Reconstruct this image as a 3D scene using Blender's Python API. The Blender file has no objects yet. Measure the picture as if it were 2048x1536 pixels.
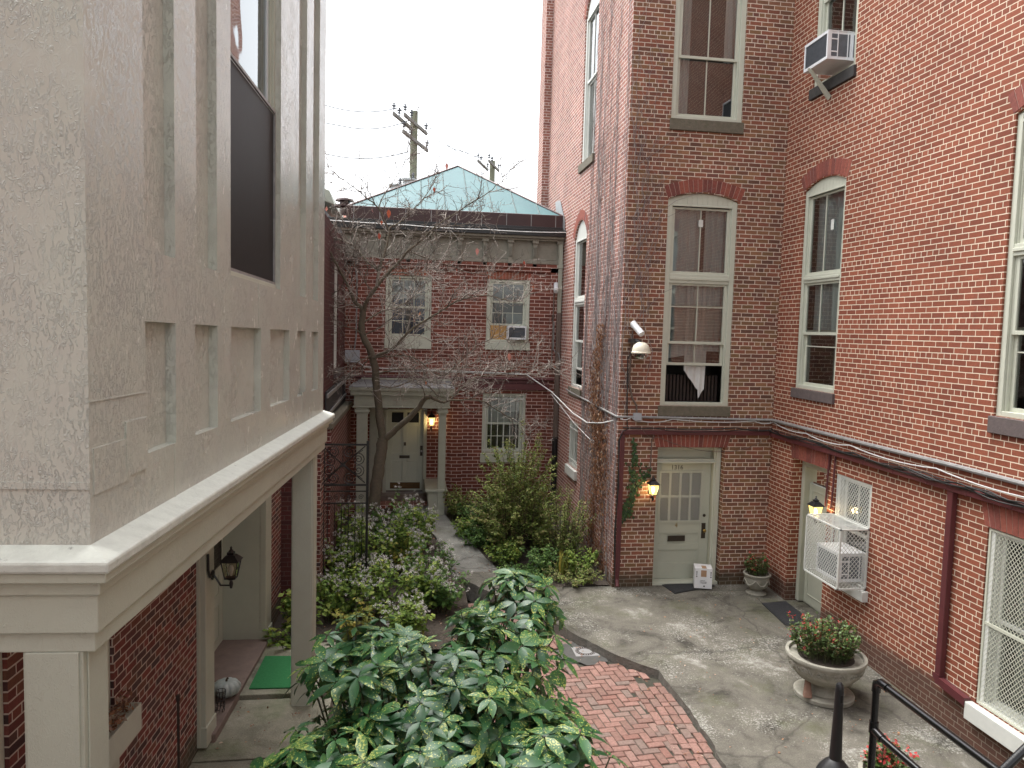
import bpy, bmesh, math, random
from mathutils import Vector, Matrix, noise
random.seed(7)
rad = math.radians
PI = math.pi
sc = bpy.context.scene

# ------------------------------------------------------------------ camera, sky, sun, exposure
CAM = Vector((0.0, 0.0, 4.46))
RX = Vector((0.990, -0.141, 0.027)); RY = Vector((0.016, -0.077, -0.997)); RF = Vector((0.142, 0.987, -0.074))
RF.normalize(); RX = (RX - RF*RX.dot(RF)).normalized(); RY = RF.cross(RX).normalized()
cam_d = bpy.data.cameras.new('camera'); cam_d.sensor_width = 36.0; cam_d.lens = 36.0*1500/2048
cam_d.clip_start = 0.05; cam_d.clip_end = 2000
cam = bpy.data.objects.new('camera', cam_d); sc.collection.objects.link(cam)
m = Matrix.Identity(4)
for i in range(3):
    m[i][0] = RX[i]; m[i][1] = -RY[i]; m[i][2] = -RF[i]; m[i][3] = CAM[i]
cam.matrix_world = m
sc.camera = cam

SUN_EL, SUN_AZ = rad(66), rad(318)          # soft light from high over the left end of the court
world = bpy.data.worlds.new('World'); sc.world = world; world.use_nodes = True
wn = world.node_tree.nodes; wl = world.node_tree.links; wn.clear()
sky = wn.new('ShaderNodeTexSky'); sky.sky_type = 'NISHITA'; sky.sun_disc = False
sky.sun_elevation = SUN_EL; sky.sun_rotation = SUN_AZ; sky.dust_density = 4.0; sky.air_density = 1.2
hs = wn.new('ShaderNodeHueSaturation'); hs.inputs['Saturation'].default_value = 0.20
bg = wn.new('ShaderNodeBackground'); bg.inputs['Strength'].default_value = 0.15
wo = wn.new('ShaderNodeOutputWorld')
wl.new(sky.outputs[0], hs.inputs['Color']); wl.new(hs.outputs[0], bg.inputs['Color']); wl.new(bg.outputs[0], wo.inputs['Surface'])
sun_d = bpy.data.lights.new('sun', 'SUN'); sun_d.energy = 1.0; sun_d.angle = rad(50); sun_d.color = (1.0, 0.97, 0.93)
sun = bpy.data.objects.new('sun', sun_d); sc.collection.objects.link(sun)
sd = Vector((math.sin(SUN_AZ)*math.cos(SUN_EL), math.cos(SUN_AZ)*math.cos(SUN_EL), math.sin(SUN_EL)))
sun.rotation_euler = (-sd).to_track_quat('-Z', 'Y').to_euler()
sc.view_settings.view_transform = 'Standard'; sc.view_settings.look = 'None'
sc.view_settings.exposure = 1.68; sc.view_settings.gamma = 1.0

# ------------------------------------------------------------------ helpers
def lens(px, py):
    return RX*(px-1024) + RY*(py-768) + RF*1500
def at(px, py, Y):                            # a point of the place at depth Y seen along a sight line
    d = lens(px, py); return CAM + d*(Y/d.y)
def lerp(a, b, t): return a + (b-a)*t
BASE = {}
class MB:
    def __init__(s): s.v = []; s.f = []; s.r = []; s.uv = None
    def add(s, vs, fs, r=0.5):
        o = len(s.v); s.v.extend([tuple(p) for p in vs])
        for f in fs: s.f.append(tuple(i+o for i in f)); s.r.append(r)
    def quad(s, a, b, c, d, r=0.5): s.add((a, b, c, d), ((0, 1, 2, 3),), r)
    def box(s, F, u0, u1, d0, d1, z0, z1, r=0.5):
        p = [F(u, d, z) for u in (u0, u1) for d in (d0, d1) for z in (z0, z1)]
        s.add(p, ((0, 1, 3, 2), (4, 6, 7, 5), (0, 4, 5, 1), (2, 3, 7, 6), (0, 2, 6, 4), (1, 5, 7, 3)), r)
    def hexa(s, p, r=0.5):                     # bottom 4, top 4
        s.add(p, ((3, 2, 1, 0), (4, 5, 6, 7), (0, 1, 5, 4), (1, 2, 6, 5), (2, 3, 7, 6), (3, 0, 4, 7)), r)
    def prism(s, poly, off, r=0.5):
        n = len(poly); q = [Vector(p)+Vector(off) for p in poly]
        fs = [tuple(range(n)), tuple(reversed(range(n, 2*n)))]
        for i in range(n): fs.append((i, (i+1) % n, n+(i+1) % n, n+i))
        s.add(list(poly)+q, fs, r)
    def tube(s, pts, rr, n=8, r=0.5, cap=True):
        pts = [Vector(p) for p in pts]; k = len(pts)
        if not hasattr(rr, '__len__'): rr = [rr]*k
        vs = []; up = None
        for i, p in enumerate(pts):
            t = (pts[min(i+1, k-1)]-pts[max(i-1, 0)])
            if t.length < 1e-9: t = Vector((0, 0, 1))
            t.normalize()
            if up is None:
                up = Vector((0, 0, 1)) if abs(t.z) < 0.9 else Vector((1, 0, 0))
            a = up - t*up.dot(t)
            if a.length < 1e-6: a = t.orthogonal()
            a.normalize(); up = a; b = t.cross(a)
            for j in range(n):
                w = 2*PI*j/n; vs.append(p+(a*math.cos(w)+b*math.sin(w))*rr[i])
        fs = []
        for i in range(k-1):
            for j in range(n): fs.append((i*n+j, i*n+(j+1) % n, (i+1)*n+(j+1) % n, (i+1)*n+j))
        if cap: fs.append(tuple(reversed(range(n)))); fs.append(tuple(range((k-1)*n, k*n)))
        s.add(vs, fs, r)
    def lathe(s, c, prof, n=24, r=0.5):
        c = Vector(c); vs = []
        for (q, z) in prof:
            for j in range(n):
                w = 2*PI*j/n; vs.append(c+Vector((q*math.cos(w), q*math.sin(w), z)))
        fs = []
        for i in range(len(prof)-1):
            for j in range(n): fs.append((i*n+j, i*n+(j+1) % n, (i+1)*n+(j+1) % n, (i+1)*n+j))
        fs.append(tuple(reversed(range(n)))); fs.append(tuple(range((len(prof)-1)*n, len(prof)*n)))
        s.add(vs, fs, r)
    def build(s, name, mat, parent=None, smooth=False, bevel=0, base=None, sharp=0.7, fixn=False):
        if parent is not None: base = BASE[parent.name]
        if base is None: base = Vector((0, 0, 0))
        base = Vector(base)
        me = bpy.data.meshes.new(name)
        me.from_pydata([(p[0]-base.x, p[1]-base.y, p[2]-base.z) for p in s.v], [], s.f)
        if fixn:
            bm = bmesh.new(); bm.from_mesh(me); bmesh.ops.recalc_face_normals(bm, faces=bm.faces); bm.to_mesh(me); bm.free()
        me.update()
        uv = me.uv_layers.new(name='UVMap').data
        vv = s.v
        for p in me.polygons:
            n = p.normal; ax, ay, az = abs(n.x), abs(n.y), abs(n.z)
            for li in p.loop_indices:
                co = vv[me.loops[li].vertex_index]
                if ax >= ay and ax >= az: uv[li].uv = (co[1], co[2])
                elif ay >= az: uv[li].uv = (co[0], co[2])
                else: uv[li].uv = (co[0], co[1])
        if not fixn:
            at_ = me.attributes.new('rnd', 'FLOAT', 'FACE'); at_.data.foreach_set('value', s.r)
        if smooth:
            me.polygons.foreach_set('use_smooth', [True]*len(me.polygons))
            if sharp: me.set_sharp_from_angle(angle=sharp)
        me.materials.append(mat)
        o = bpy.data.objects.new(name, me); sc.collection.objects.link(o)
        if parent is not None: o.parent = parent
        else: o.location = base
        BASE[o.name] = base
        if bevel:
            bv = o.modifiers.new('bevel', 'BEVEL'); bv.width = bevel; bv.segments = 2; bv.limit_method = 'ANGLE'; bv.angle_limit = 0.8
        return o
def tag(o, label, cat, group=None, kind=None):
    if label: o['label'] = label
    if cat: o['category'] = cat
    if group: o['group'] = group
    if kind: o['kind'] = kind
    return o
def thing(name, label, cat, loc, group=None):
    o = bpy.data.objects.new(name, None); o.empty_display_size = 0.1; sc.collection.objects.link(o)
    o.location = loc; BASE[o.name] = Vector(loc); tag(o, label, cat, group); return o
def struct(o): o['kind'] = 'structure'; return o
def W(u, d, z): return Vector((u, d, z))       # plain world frame

# ------------------------------------------------------------------ materials
def nt(name):
    ma = bpy.data.materials.new(name); ma.use_nodes = True
    return ma, ma.node_tree.nodes, ma.node_tree.links, ma.node_tree.nodes['Principled BSDF']
def rgba(c): return (c[0], c[1], c[2], 1.0)
def ramp(N, stops):
    r = N.new('ShaderNodeValToRGB'); e = r.color_ramp.elements
    while len(e) < len(stops): e.new(0.5)
    for i, (p, c) in enumerate(stops): e[i].position = p; e[i].color = rgba(c)
    return r
def noise_node(N, L, scale, detail=5, rough=0.6, vec=None, dist=0.0):
    n = N.new('ShaderNodeTexNoise'); n.inputs['Scale'].default_value = scale; n.inputs['Detail'].default_value = detail
    n.inputs['Roughness'].default_value = rough; n.inputs['Distortion'].default_value = dist
    if vec is not None: L.new(vec, n.inputs['Vector'])
    return n
def mixc(N, L, fac, a, b, mode='MIX'):
    x = N.new('ShaderNodeMix'); x.data_type = 'RGBA'; x.blend_type = mode
    for sock, val in ((x.inputs[0], fac), (x.inputs[6], a), (x.inputs[7], b)):
        if hasattr(val, 'is_linked') or hasattr(val, 'links'): L.new(val, sock)
        elif isinstance(val, (int, float)): sock.default_value = val
        else: sock.default_value = rgba(val)
    return x.outputs[2]
def bump(N, L, h, strength, dist, prev=None):
    b = N.new('ShaderNodeBump'); b.inputs['Strength'].default_value = strength; b.inputs['Distance'].default_value = dist
    L.new(h, b.inputs['Height'])
    if prev is not None: L.new(prev, b.inputs['Normal'])
    return b.outputs[0]
def geo(N): return N.new('ShaderNodeNewGeometry').outputs['Position']
def simple(name, c1, c2=None, scale=6, rough=0.6, metal=0.0, bmp=0.2, bscale=40, bdist=0.004, spec=0.5, coat=0.0, stains=None):
    ma, N, L, P = nt(name); pos = geo(N)
    c2 = c2 or tuple(min(1, x*0.8) for x in c1)
    n = noise_node(N, L, scale, 6, 0.65, pos)
    r = ramp(N, [(0.3, c1), (0.7, c2)]); L.new(n.outputs[0], r.inputs[0]); col = r.outputs[0]
    if stains:                                  # (colour, scale, threshold, softness, amount)
        c, s_, th, so, am = stains
        n2 = noise_node(N, L, s_, 7, 0.7, pos); r2 = ramp(N, [(th, (0, 0, 0)), (min(1, th+so), (am, am, am))]); L.new(n2.outputs[0], r2.inputs[0])
        col = mixc(N, L, r2.outputs[0], col, c)
    L.new(col, P.inputs['Base Color'])
    P.inputs['Roughness'].default_value = rough; P.inputs['Metallic'].default_value = metal
    P.inputs['Specular IOR Level'].default_value = spec; P.inputs['Coat Weight'].default_value = coat
    if bmp:
        nb = noise_node(N, L, bscale, 5, 0.6, pos); L.new(bump(N, L, nb.outputs[0], bmp, bdist), P.inputs['Normal'])
    return ma
def brick_mat(name, row, width, mort, cols, mcol, mcol2, header=True, wob=0.006, rough=0.8, damp=None, grime=0.25, bdist=0.008, uoff=0.0, fade=None):
    ma, N, L, P = nt(name)
    tc = N.new('ShaderNodeTexCoord'); pos = geo(N)
    mp = N.new('ShaderNodeMapping'); mp.inputs['Location'].default_value = (uoff, 0.0, 0); L.new(tc.outputs['UV'], mp.inputs['Vector'])
    wn_ = noise_node(N, L, 9, 3, 0.6, mp.outputs[0])
    sb = N.new('ShaderNodeVectorMath'); sb.operation = 'SUBTRACT'; L.new(wn_.outputs['Color'], sb.inputs[0]); sb.inputs[1].default_value = (0.5, 0.5, 0.5)
    scl = N.new('ShaderNodeVectorMath'); scl.operation = 'SCALE'; scl.inputs['Scale'].default_value = wob; L.new(sb.outputs[0], scl.inputs[0])
    ad = N.new('ShaderNodeVectorMath'); ad.operation = 'ADD'; L.new(mp.outputs[0], ad.inputs[0]); L.new(scl.outputs[0], ad.inputs[1])
    b = N.new('ShaderNodeTexBrick'); L.new(ad.outputs[0], b.inputs['Vector'])
    b.offset = 0.5; b.offset_frequency = 2; b.squash = 0.5 if header else 1.0; b.squash_frequency = 6
    b.inputs['Scale'].default_value = 1.0; b.inputs['Brick Width'].default_value = width; b.inputs['Row Height'].default_value = row
    b.inputs['Mortar Size'].default_value = mort; b.inputs['Mortar Smooth'].default_value = 0.12; b.inputs['Bias'].default_value = 0.0
    b.inputs['Color1'].default_value = (0, 0, 0, 1); b.inputs['Color2'].default_value = (1, 1, 1, 1); b.inputs['Mortar'].default_value = (0.5, 0.5, 0.5, 1)
    k = len(cols); r = ramp(N, [(i/(k-1) if k > 1 else 0, c) for i, c in enumerate(cols)]); L.new(b.outputs['Color'], r.inputs[0])
    n1 = noise_node(N, L, 45, 5, 0.7, pos); r1 = ramp(N, [(0.25, (0.72, 0.72, 0.72)), (0.75, (1.15, 1.15, 1.15))]); L.new(n1.outputs[0], r1.inputs[0])
    bc = mixc(N, L, 1.0, r.outputs[0], r1.outputs[0], 'MULTIPLY')
    nm = noise_node(N, L, 25, 4, 0.7, pos); rm = ramp(N, [(0.35, mcol), (0.7, mcol2)]); L.new(nm.outputs[0], rm.inputs[0])
    col = mixc(N, L, b.outputs['Fac'], bc, rm.outputs[0])
    n2 = noise_node(N, L, 0.9, 7, 0.7, pos); r2 = ramp(N, [(0.35, (1-grime,)*3), (0.65, (1.05, 1.05, 1.05))]); L.new(n2.outputs[0], r2.inputs[0])
    col = mixc(N, L, 1.0, col, r2.outputs[0], 'MULTIPLY')
    ms = N.new('ShaderNodeMapping'); ms.inputs['Scale'].default_value = (5, 5, 0.35); L.new(pos, ms.inputs[0])
    n6 = noise_node(N, L, 1.0, 5, 0.7, ms.outputs[0]); r6 = ramp(N, [(0.55, (0, 0, 0)), (0.75, (0.55,)*3)]); L.new(n6.outputs[0], r6.inputs[0])
    n7 = noise_node(N, L, 0.45, 3, 0.6, pos); r7 = ramp(N, [(0.45, (0, 0, 0)), (0.6, (1, 1, 1))]); L.new(n7.outputs[0], r7.inputs[0])
    stf = mixc(N, L, 1.0, r6.outputs[0], r7.outputs[0], 'MULTIPLY'); col = mixc(N, L, stf, col, (0.07, 0.05, 0.042))   # run-off streaks
    if damp:                                    # moss and damp line along the foot of the wall: (height, colour)
        sx = N.new('ShaderNodeSeparateXYZ'); L.new(pos, sx.inputs[0])
        n3 = noise_node(N, L, 3.0, 5, 0.7, pos)
        mth = N.new('ShaderNodeMath'); mth.operation = 'MULTIPLY_ADD'; L.new(n3.outputs[0], mth.inputs[0]); mth.inputs[1].default_value = -0.35; L.new(sx.outputs['Z'], mth.inputs[2])
        mr = N.new('ShaderNodeMapRange'); L.new(mth.outputs[0], mr.inputs[0]); mr.inputs[1].default_value = damp[0]-0.25; mr.inputs[2].default_value = damp[0]-0.1
        mr.inputs[3].default_value = 0.75; mr.inputs[4].default_value = 0.0
        col = mixc(N, L, mr.outputs[0], col, damp[1])
    if fade:                                    # painted-over or washed patches: (colour, amount)
        n4 = noise_node(N, L, 0.5, 6, 0.75, pos); r4 = ramp(N, [(0.5, (0, 0, 0)), (0.72, (fade[1],)*3)]); L.new(n4.outputs[0], r4.inputs[0])
        col = mixc(N, L, r4.outputs[0], col, fade[0])
    L.new(col, P.inputs['Base Color'])
    P.inputs['Roughness'].default_value = rough; P.inputs['Specular IOR Level'].default_value = 0.25
    inv = N.new('ShaderNodeMath'); inv.operation = 'SUBTRACT'; inv.inputs[0].default_value = 1.0; L.new(b.outputs['Fac'], inv.inputs[1])
    b1 = bump(N, L, inv.outputs[0], 0.6, bdist)
    n5 = noise_node(N, L, 120, 4, 0.7, pos); b2 = bump(N, L, n5.outputs[0], 0.35, 0.003, b1)
    L.new(b2, P.inputs['Normal'])
    return ma
def tint_mat(name, cols, rough=0.6, trans=0.0, spec=0.4, bmp=0.0, bscale=60, fleck=None, mottle=0.3):
    """colour picked per face from the rnd attribute"""
    ma, N, L, P = nt(name); pos = geo(N)
    a = N.new('ShaderNodeAttribute'); a.attribute_name = 'rnd'
    k = len(cols); r = ramp(N, [(i/(k-1), c) for i, c in enumerate(cols)]); L.new(a.outputs['Fac'], r.inputs[0])
    n = noise_node(N, L, 30, 4, 0.7, pos); r1 = ramp(N, [(0.3, (1-mottle,)*3), (0.7, (1+mottle*0.6,)*3)]); L.new(n.outputs[0], r1.inputs[0])
    col = mixc(N, L, 1.0, r.outputs[0], r1.outputs[0], 'MULTIPLY')
    if fleck:
        c, s_, th = fleck
        n2 = noise_node(N, L, s_, 3, 0.6, pos)
        n3 = noise_node(N, L, 7, 2, 0.5, pos)
        mm = N.new('ShaderNodeMath'); mm.operation = 'MULTIPLY_ADD'; L.new(n3.outputs[0], mm.inputs[0]); mm.inputs[1].default_value = 0.45; L.new(n2.outputs[0], mm.inputs[2])
        m3 = N.new('ShaderNodeMath'); m3.operation = 'MULTIPLY_ADD'; L.new(a.outputs['Fac'], m3.inputs[0]); m3.inputs[1].default_value = 0.10; L.new(mm.outputs[0], m3.inputs[2])
        r2 = ramp(N, [(th, (0, 0, 0)), (th+0.03, (0.9, 0.9, 0.9))]); L.new(m3.outputs[0], r2.inputs[0])
        col = mixc(N, L, r2.outputs[0], col, c)
    L.new(col, P.inputs['Base Color']); P.inputs['Roughness'].default_value = rough; P.inputs['Specular IOR Level'].default_value = spec
    if bmp:
        nb = noise_node(N, L, bscale, 4, 0.6, pos); L.new(bump(N, L, nb.outputs[0], bmp, 0.004), P.inputs['Normal'])
    if trans:
        t = N.new('ShaderNodeBsdfTranslucent'); L.new(col, t.inputs['Color'])
        mx = N.new('ShaderNodeMixShader'); mx.inputs[0].default_value = trans
        L.new(P.outputs[0], mx.inputs[1]); L.new(t.outputs[0], mx.inputs[2])
        L.new(mx.outputs[0], N['Material Output'].inputs['Surface'])
    return ma
def glass_mat(name, tint, ior=1.6, base=0.03, wave=0.25):
    ma, N, L, P = nt(name); N.remove(P)
    tr = N.new('ShaderNodeBsdfTransparent'); tr.inputs[0].default_value = rgba(tint)
    gl = N.new('ShaderNodeBsdfGlossy'); gl.inputs['Roughness'].default_value = 0.015; gl.inputs['Color'].default_value = (0.95, 0.97, 0.97, 1)
    fr = N.new('ShaderNodeFresnel'); fr.inputs[0].default_value = ior
    ad = N.new('ShaderNodeMath'); ad.operation = 'ADD'; ad.use_clamp = True; ad.inputs[1].default_value = base; L.new(fr.outputs[0], ad.inputs[0])
    n = noise_node(N, L, 2.2, 1, 0.4, geo(N)); bn = bump(N, L, n.outputs[0], wave, 0.01); L.new(bn, gl.inputs['Normal'])
    mx = N.new('ShaderNodeMixShader'); L.new(ad.outputs[0], mx.inputs[0]); L.new(tr.outputs[0], mx.inputs[1]); L.new(gl.outputs[0], mx.inputs[2])
    L.new(mx.outputs[0], N['Material Output'].inputs['Surface'])
    return ma
def glow_mat(name, col, strength, see=0.35):
    ma, N, L, P = nt(name); N.remove(P)
    tr = N.new('ShaderNodeBsdfTransparent'); em = N.new('ShaderNodeEmission'); em.inputs[0].default_value = rgba(col); em.inputs[1].default_value = strength
    mx = N.new('ShaderNodeMixShader'); mx.inputs[0].default_value = 1-see; L.new(tr.outputs[0], mx.inputs[1]); L.new(em.outputs[0], mx.inputs[2])
    L.new(mx.outputs[0], N['Material Output'].inputs['Surface']); return ma
def cream_mat(name, c1, c2, peel=0.9, rough=0.38, tint=None):
    """old oil paint: thick, wrinkled and peeling in runs"""
    ma, N, L, P = nt(name); pos = geo(N)
    n = noise_node(N, L, 2.2, 6, 0.7, pos, 0.6); r = ramp(N, [(0.35, c1), (0.65, c2)]); L.new(n.outputs[0], r.inputs[0])
    col = r.outputs[0]
    nd = noise_node(N, L, 14, 6, 0.8, pos); rd = ramp(N, [(0.72, (0, 0, 0)), (0.80, (0.4, 0.4, 0.4))]); L.new(nd.outputs[0], rd.inputs[0])
    col = mixc(N, L, rd.outputs[0], col, (c1[0]*0.55, c1[1]*0.52, c1[2]*0.46))
    L.new(col, P.inputs['Base Color']); P.inputs['Roughness'].default_value = rough; P.inputs['Specular IOR Level'].default_value = 0.5
    nr = noise_node(N, L, 5, 4, 0.6, pos); rr = N.new('ShaderNodeMapRange'); L.new(nr.outputs[0], rr.inputs[0]); rr.inputs[3].default_value = rough-0.12; rr.inputs[4].default_value = rough+0.15; L.new(rr.outputs[0], P.inputs['Roughness'])
    mp = N.new('ShaderNodeMapping'); mp.inputs['Scale'].default_value = (1, 1, 0.45); L.new(pos, mp.inputs[0])
    n1 = noise_node(N, L, 58, 3, 0.55, mp.outputs[0], 1.0)
    rg = ramp(N, [(0.50, (0, 0, 0)), (0.56, (1, 1, 1)), (0.63, (0.1, 0.1, 0.1))]); L.new(n1.outputs[0], rg.inputs[0])
    nm = noise_node(N, L, 2.6, 4, 0.7, pos); rmk = ramp(N, [(0.36, (0.1, 0.1, 0.1)), (0.56, (1, 1, 1))]); L.new(nm.outputs[0], rmk.inputs[0])
    mu = mixc(N, L, 1.0, rg.outputs[0], rmk.outputs[0], 'MULTIPLY')
    b1 = bump(N, L, mu, peel, 0.007)
    n2 = noise_node(N, L, 70, 3, 0.6, pos); b2 = bump(N, L, n2.outputs[0], 0.18*max(peel, 0.4), 0.004, b1)
    L.new(b2, P.inputs['Normal'])
    return ma

M = {}
M['brick_tower'] = brick_mat('rough_brown_brick', 0.0711, 0.214, 0.0062, [(0.15, 0.078, 0.055), (0.255, 0.098, 0.064), (0.31, 0.118, 0.074), (0.24, 0.135, 0.068), (0.19, 0.08, 0.062), (0.34, 0.17, 0.09)], (0.66, 0.54, 0.44), (0.78, 0.67, 0.55), damp=(0.22, (0.055, 0.055, 0.035)), wob=0.014, grime=0.22)
M['brick_side'] = brick_mat('pale_side_brick', 0.0711, 0.214, 0.0075, [(0.25, 0.105, 0.085), (0.34, 0.14, 0.11), (0.40, 0.18, 0.135), (0.30, 0.15, 0.11)], (0.66, 0.55, 0.50), (0.76, 0.66, 0.60), damp=(0.22, (0.055, 0.055, 0.035)), wob=0.012, grime=0.2)  # paler copy of the tower brick: efflorescence plus grazing light put into the colour
M['brick_right'] = brick_mat('red_brick', 0.0705, 0.213, 0.0053, [(0.205, 0.062, 0.038), (0.26, 0.079, 0.045), (0.30, 0.095, 0.054), (0.23, 0.069, 0.042)], (0.72, 0.61, 0.46), (0.82, 0.72, 0.57), damp=(0.30, (0.07, 0.05, 0.04)), wob=0.005, grime=0.15)
M['brick_rear'] = brick_mat('dark_red_brick', 0.083, 0.25, 0.0065, [(0.14, 0.046, 0.034), (0.19, 0.061, 0.044), (0.24, 0.082, 0.056), (0.17, 0.055, 0.04)], (0.64, 0.46, 0.40), (0.74, 0.56, 0.49), header=False, wob=0.006, grime=0.15)
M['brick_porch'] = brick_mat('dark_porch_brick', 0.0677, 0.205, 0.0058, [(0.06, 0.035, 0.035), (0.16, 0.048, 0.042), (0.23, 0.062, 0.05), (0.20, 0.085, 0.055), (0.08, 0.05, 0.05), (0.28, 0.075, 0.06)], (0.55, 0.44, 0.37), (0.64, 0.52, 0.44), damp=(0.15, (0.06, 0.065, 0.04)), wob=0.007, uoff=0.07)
M['brick_garden'] = brick_mat('garden_wall_brick', 0.078, 0.22, 0.006, [(0.11, 0.035, 0.03), (0.17, 0.05, 0.045), (0.14, 0.04, 0.035)], (0.42, 0.32, 0.28), (0.5, 0.4, 0.34), wob=0.008)
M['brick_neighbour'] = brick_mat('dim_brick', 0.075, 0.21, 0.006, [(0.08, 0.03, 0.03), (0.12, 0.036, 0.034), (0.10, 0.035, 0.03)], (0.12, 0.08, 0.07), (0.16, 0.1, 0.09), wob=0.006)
M['voussoir'] = tint_mat('arch_brick', [(0.17, 0.055, 0.045), (0.26, 0.075, 0.055), (0.30, 0.09, 0.06)], rough=0.85, bmp=0.4, bscale=90)
M['voussoir_rear'] = tint_mat('arch_brick_orange', [(0.2, 0.06, 0.04), (0.3, 0.10, 0.055), (0.33, 0.09, 0.06)], rough=0.85, bmp=0.4, bscale=90)
M['mortar'] = simple('lime_mortar', (0.55, 0.42, 0.34), (0.45, 0.35, 0.3), 20, 0.9, bmp=0.5, bscale=120)
M['cream'] = cream_mat('peeling_cream_paint', (0.515, 0.53, 0.455), (0.495, 0.49, 0.43), 0.75, 0.22)
M['cream_trim'] = cream_mat('cream_trim_paint', (0.46, 0.475, 0.385), (0.43, 0.435, 0.355), 0.35, 0.40)
M['ledge'] = simple('weathered_ledge_paint', (0.58, 0.60, 0.53), (0.45, 0.465, 0.41), 9, 0.5, bmp=0.6, bscale=35, bdist=0.006, stains=((0.09, 0.085, 0.075), 22, 0.63, 0.1, 0.8))
M['frame'] = simple('cream_window_paint', (0.54, 0.55, 0.45), (0.48, 0.49, 0.405), 5, 0.45, bmp=0.1, stains=((0.3, 0.27, 0.22), 12, 0.66, 0.15, 0.4))
M['white'] = simple('white_paint', (0.66, 0.67, 0.62), (0.58, 0.59, 0.55), 6, 0.42, bmp=0.1, stains=((0.35, 0.33, 0.3), 14, 0.68, 0.12, 0.35))
M['rear_trim'] = simple('grey_cream_paint', (0.40, 0.405, 0.325), (0.34, 0.34, 0.275), 7, 0.5, bmp=0.15, stains=((0.22, 0.2, 0.17), 9, 0.63, 0.15, 0.5))
M['cornice'] = simple('grey_brown_cornice_paint', (0.27, 0.255, 0.205), (0.21, 0.195, 0.155), 7, 0.6, bmp=0.15, stains=((0.12, 0.105, 0.085), 9, 0.58, 0.15, 0.5))
M['door'] = simple('grey_cream_door_paint', (0.45, 0.465, 0.38), (0.41, 0.425, 0.35), 4, 0.4, bmp=0.06, stains=((0.3, 0.28, 0.25), 16, 0.7, 0.1, 0.3))
M['stone_sill'] = simple('mossy_stone', (0.17, 0.145, 0.11), (0.11, 0.10, 0.07), 14, 0.95, bmp=0.8, bscale=60, bdist=0.01, stains=((0.07, 0.09, 0.035), 8, 0.55, 0.15, 0.6))
M['brown_sill'] = simple('brownstone', (0.13, 0.10, 0.095), (0.085, 0.068, 0.065), 12, 0.85, bmp=0.5, bscale=40, bdist=0.008)
M['black_sill'] = simple('blackened_stone', (0.03, 0.03, 0.03), (0.06, 0.056, 0.052), 12, 0.8, bmp=0.5)
M['glass'] = glass_mat('window_glass', (0.76, 0.80, 0.79), 1.6, 0.10)
M['glass_dark'] = glass_mat('dark_window_glass', (0.42, 0.45, 0.45), 1.6, 0.12)
M['glass_pale'] = glass_mat('door_glass', (0.3, 0.32, 0.32), 1.5, 0.0)
M['room'] = simple('dim_room', (0.13, 0.13, 0.12), (0.09, 0.09, 0.085), 2, 0.95, bmp=0)
M['curtain'] = simple('white_curtain', (0.70, 0.70, 0.68), (0.62, 0.62, 0.6), 5, 0.9, bmp=0.2, bscale=80)
M['sheer'] = simple('grey_sheer_curtain', (0.55, 0.58, 0.57), (0.45, 0.49, 0.48), 5, 0.9, bmp=0.2, bscale=80)
M['blind'] = simple('white_blind', (0.62, 0.63, 0.62), (0.55, 0.56, 0.56), 5, 0.7, bmp=0)
M['blue_cloth'] = simple('blue_cloth', (0.05, 0.07, 0.17), (0.03, 0.04, 0.11), 5, 0.9, bmp=0)
M['plywood'] = simple('plywood', (0.50, 0.29, 0.10), (0.42, 0.23, 0.08), 8, 0.7, bmp=0.1)
M['screen'] = simple('black_screen', (0.008, 0.008, 0.009), (0.013, 0.013, 0.013), 9, 0.5, bmp=0.3, bscale=400, bdist=0.001, spec=0.22)
M['black_metal'] = simple('black_metal', (0.012, 0.012, 0.013), (0.02, 0.02, 0.02), 20, 0.32, bmp=0.15, bscale=60, spec=0.5)
M['black_paint'] = simple('glossy_black_paint', (0.005, 0.005, 0.005), (0.008, 0.008, 0.008), 15, 0.2, bmp=0.2, bscale=70, bdist=0.002, spec=0.4)
M['black_plastic'] = simple('black_plastic', (0.008, 0.008, 0.009), (0.014, 0.014, 0.015), 10, 0.42, bmp=0.3, bscale=90, bdist=0.001)
M['grey_metal'] = simple('galvanised_metal', (0.42, 0.42, 0.42), (0.32, 0.32, 0.33), 10, 0.45, 0.6, bmp=0.1)
M['conduit_grey'] = simple('grey_conduit', (0.20, 0.195, 0.19), (0.32, 0.31, 0.30), 9, 0.5, 0.2, bmp=0.1)
M['red_duct'] = simple('oxblood_duct_paint', (0.115, 0.028, 0.03), (0.085, 0.022, 0.025), 6, 0.45, bmp=0.1)
M['brown_pipe'] = simple('brown_pipe_paint', (0.17, 0.125, 0.10), (0.12, 0.09, 0.075), 6, 0.5, bmp=0.1)
M['cable_black'] = simple('black_cable', (0.012, 0.012, 0.012), (0.02, 0.02, 0.02), 10, 0.5, bmp=0)
M['cable_white'] = simple('white_cable', (0.62, 0.62, 0.60), (0.5, 0.5, 0.48), 10, 0.5, bmp=0)
M['white_plastic'] = simple('white_plastic', (0.74, 0.75, 0.76), (0.68, 0.69, 0.70), 8, 0.4, bmp=0)
M['ivory_plastic'] = simple('ivory_plastic', (0.72, 0.68, 0.55), (0.66, 0.62, 0.5), 6, 0.35, bmp=0)
M['grey_plastic'] = simple('grey_plastic', (0.38, 0.40, 0.43), (0.33, 0.35, 0.38), 6, 0.45, bmp=0)
M['fins'] = simple('dark_fins', (0.12, 0.13, 0.15), (0.08, 0.09, 0.1), 12, 0.6, bmp=0.1)
M['brass'] = simple('old_brass', (0.42, 0.29, 0.09), (0.3, 0.2, 0.07), 14, 0.35, 1.0, bmp=0.1)
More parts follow.
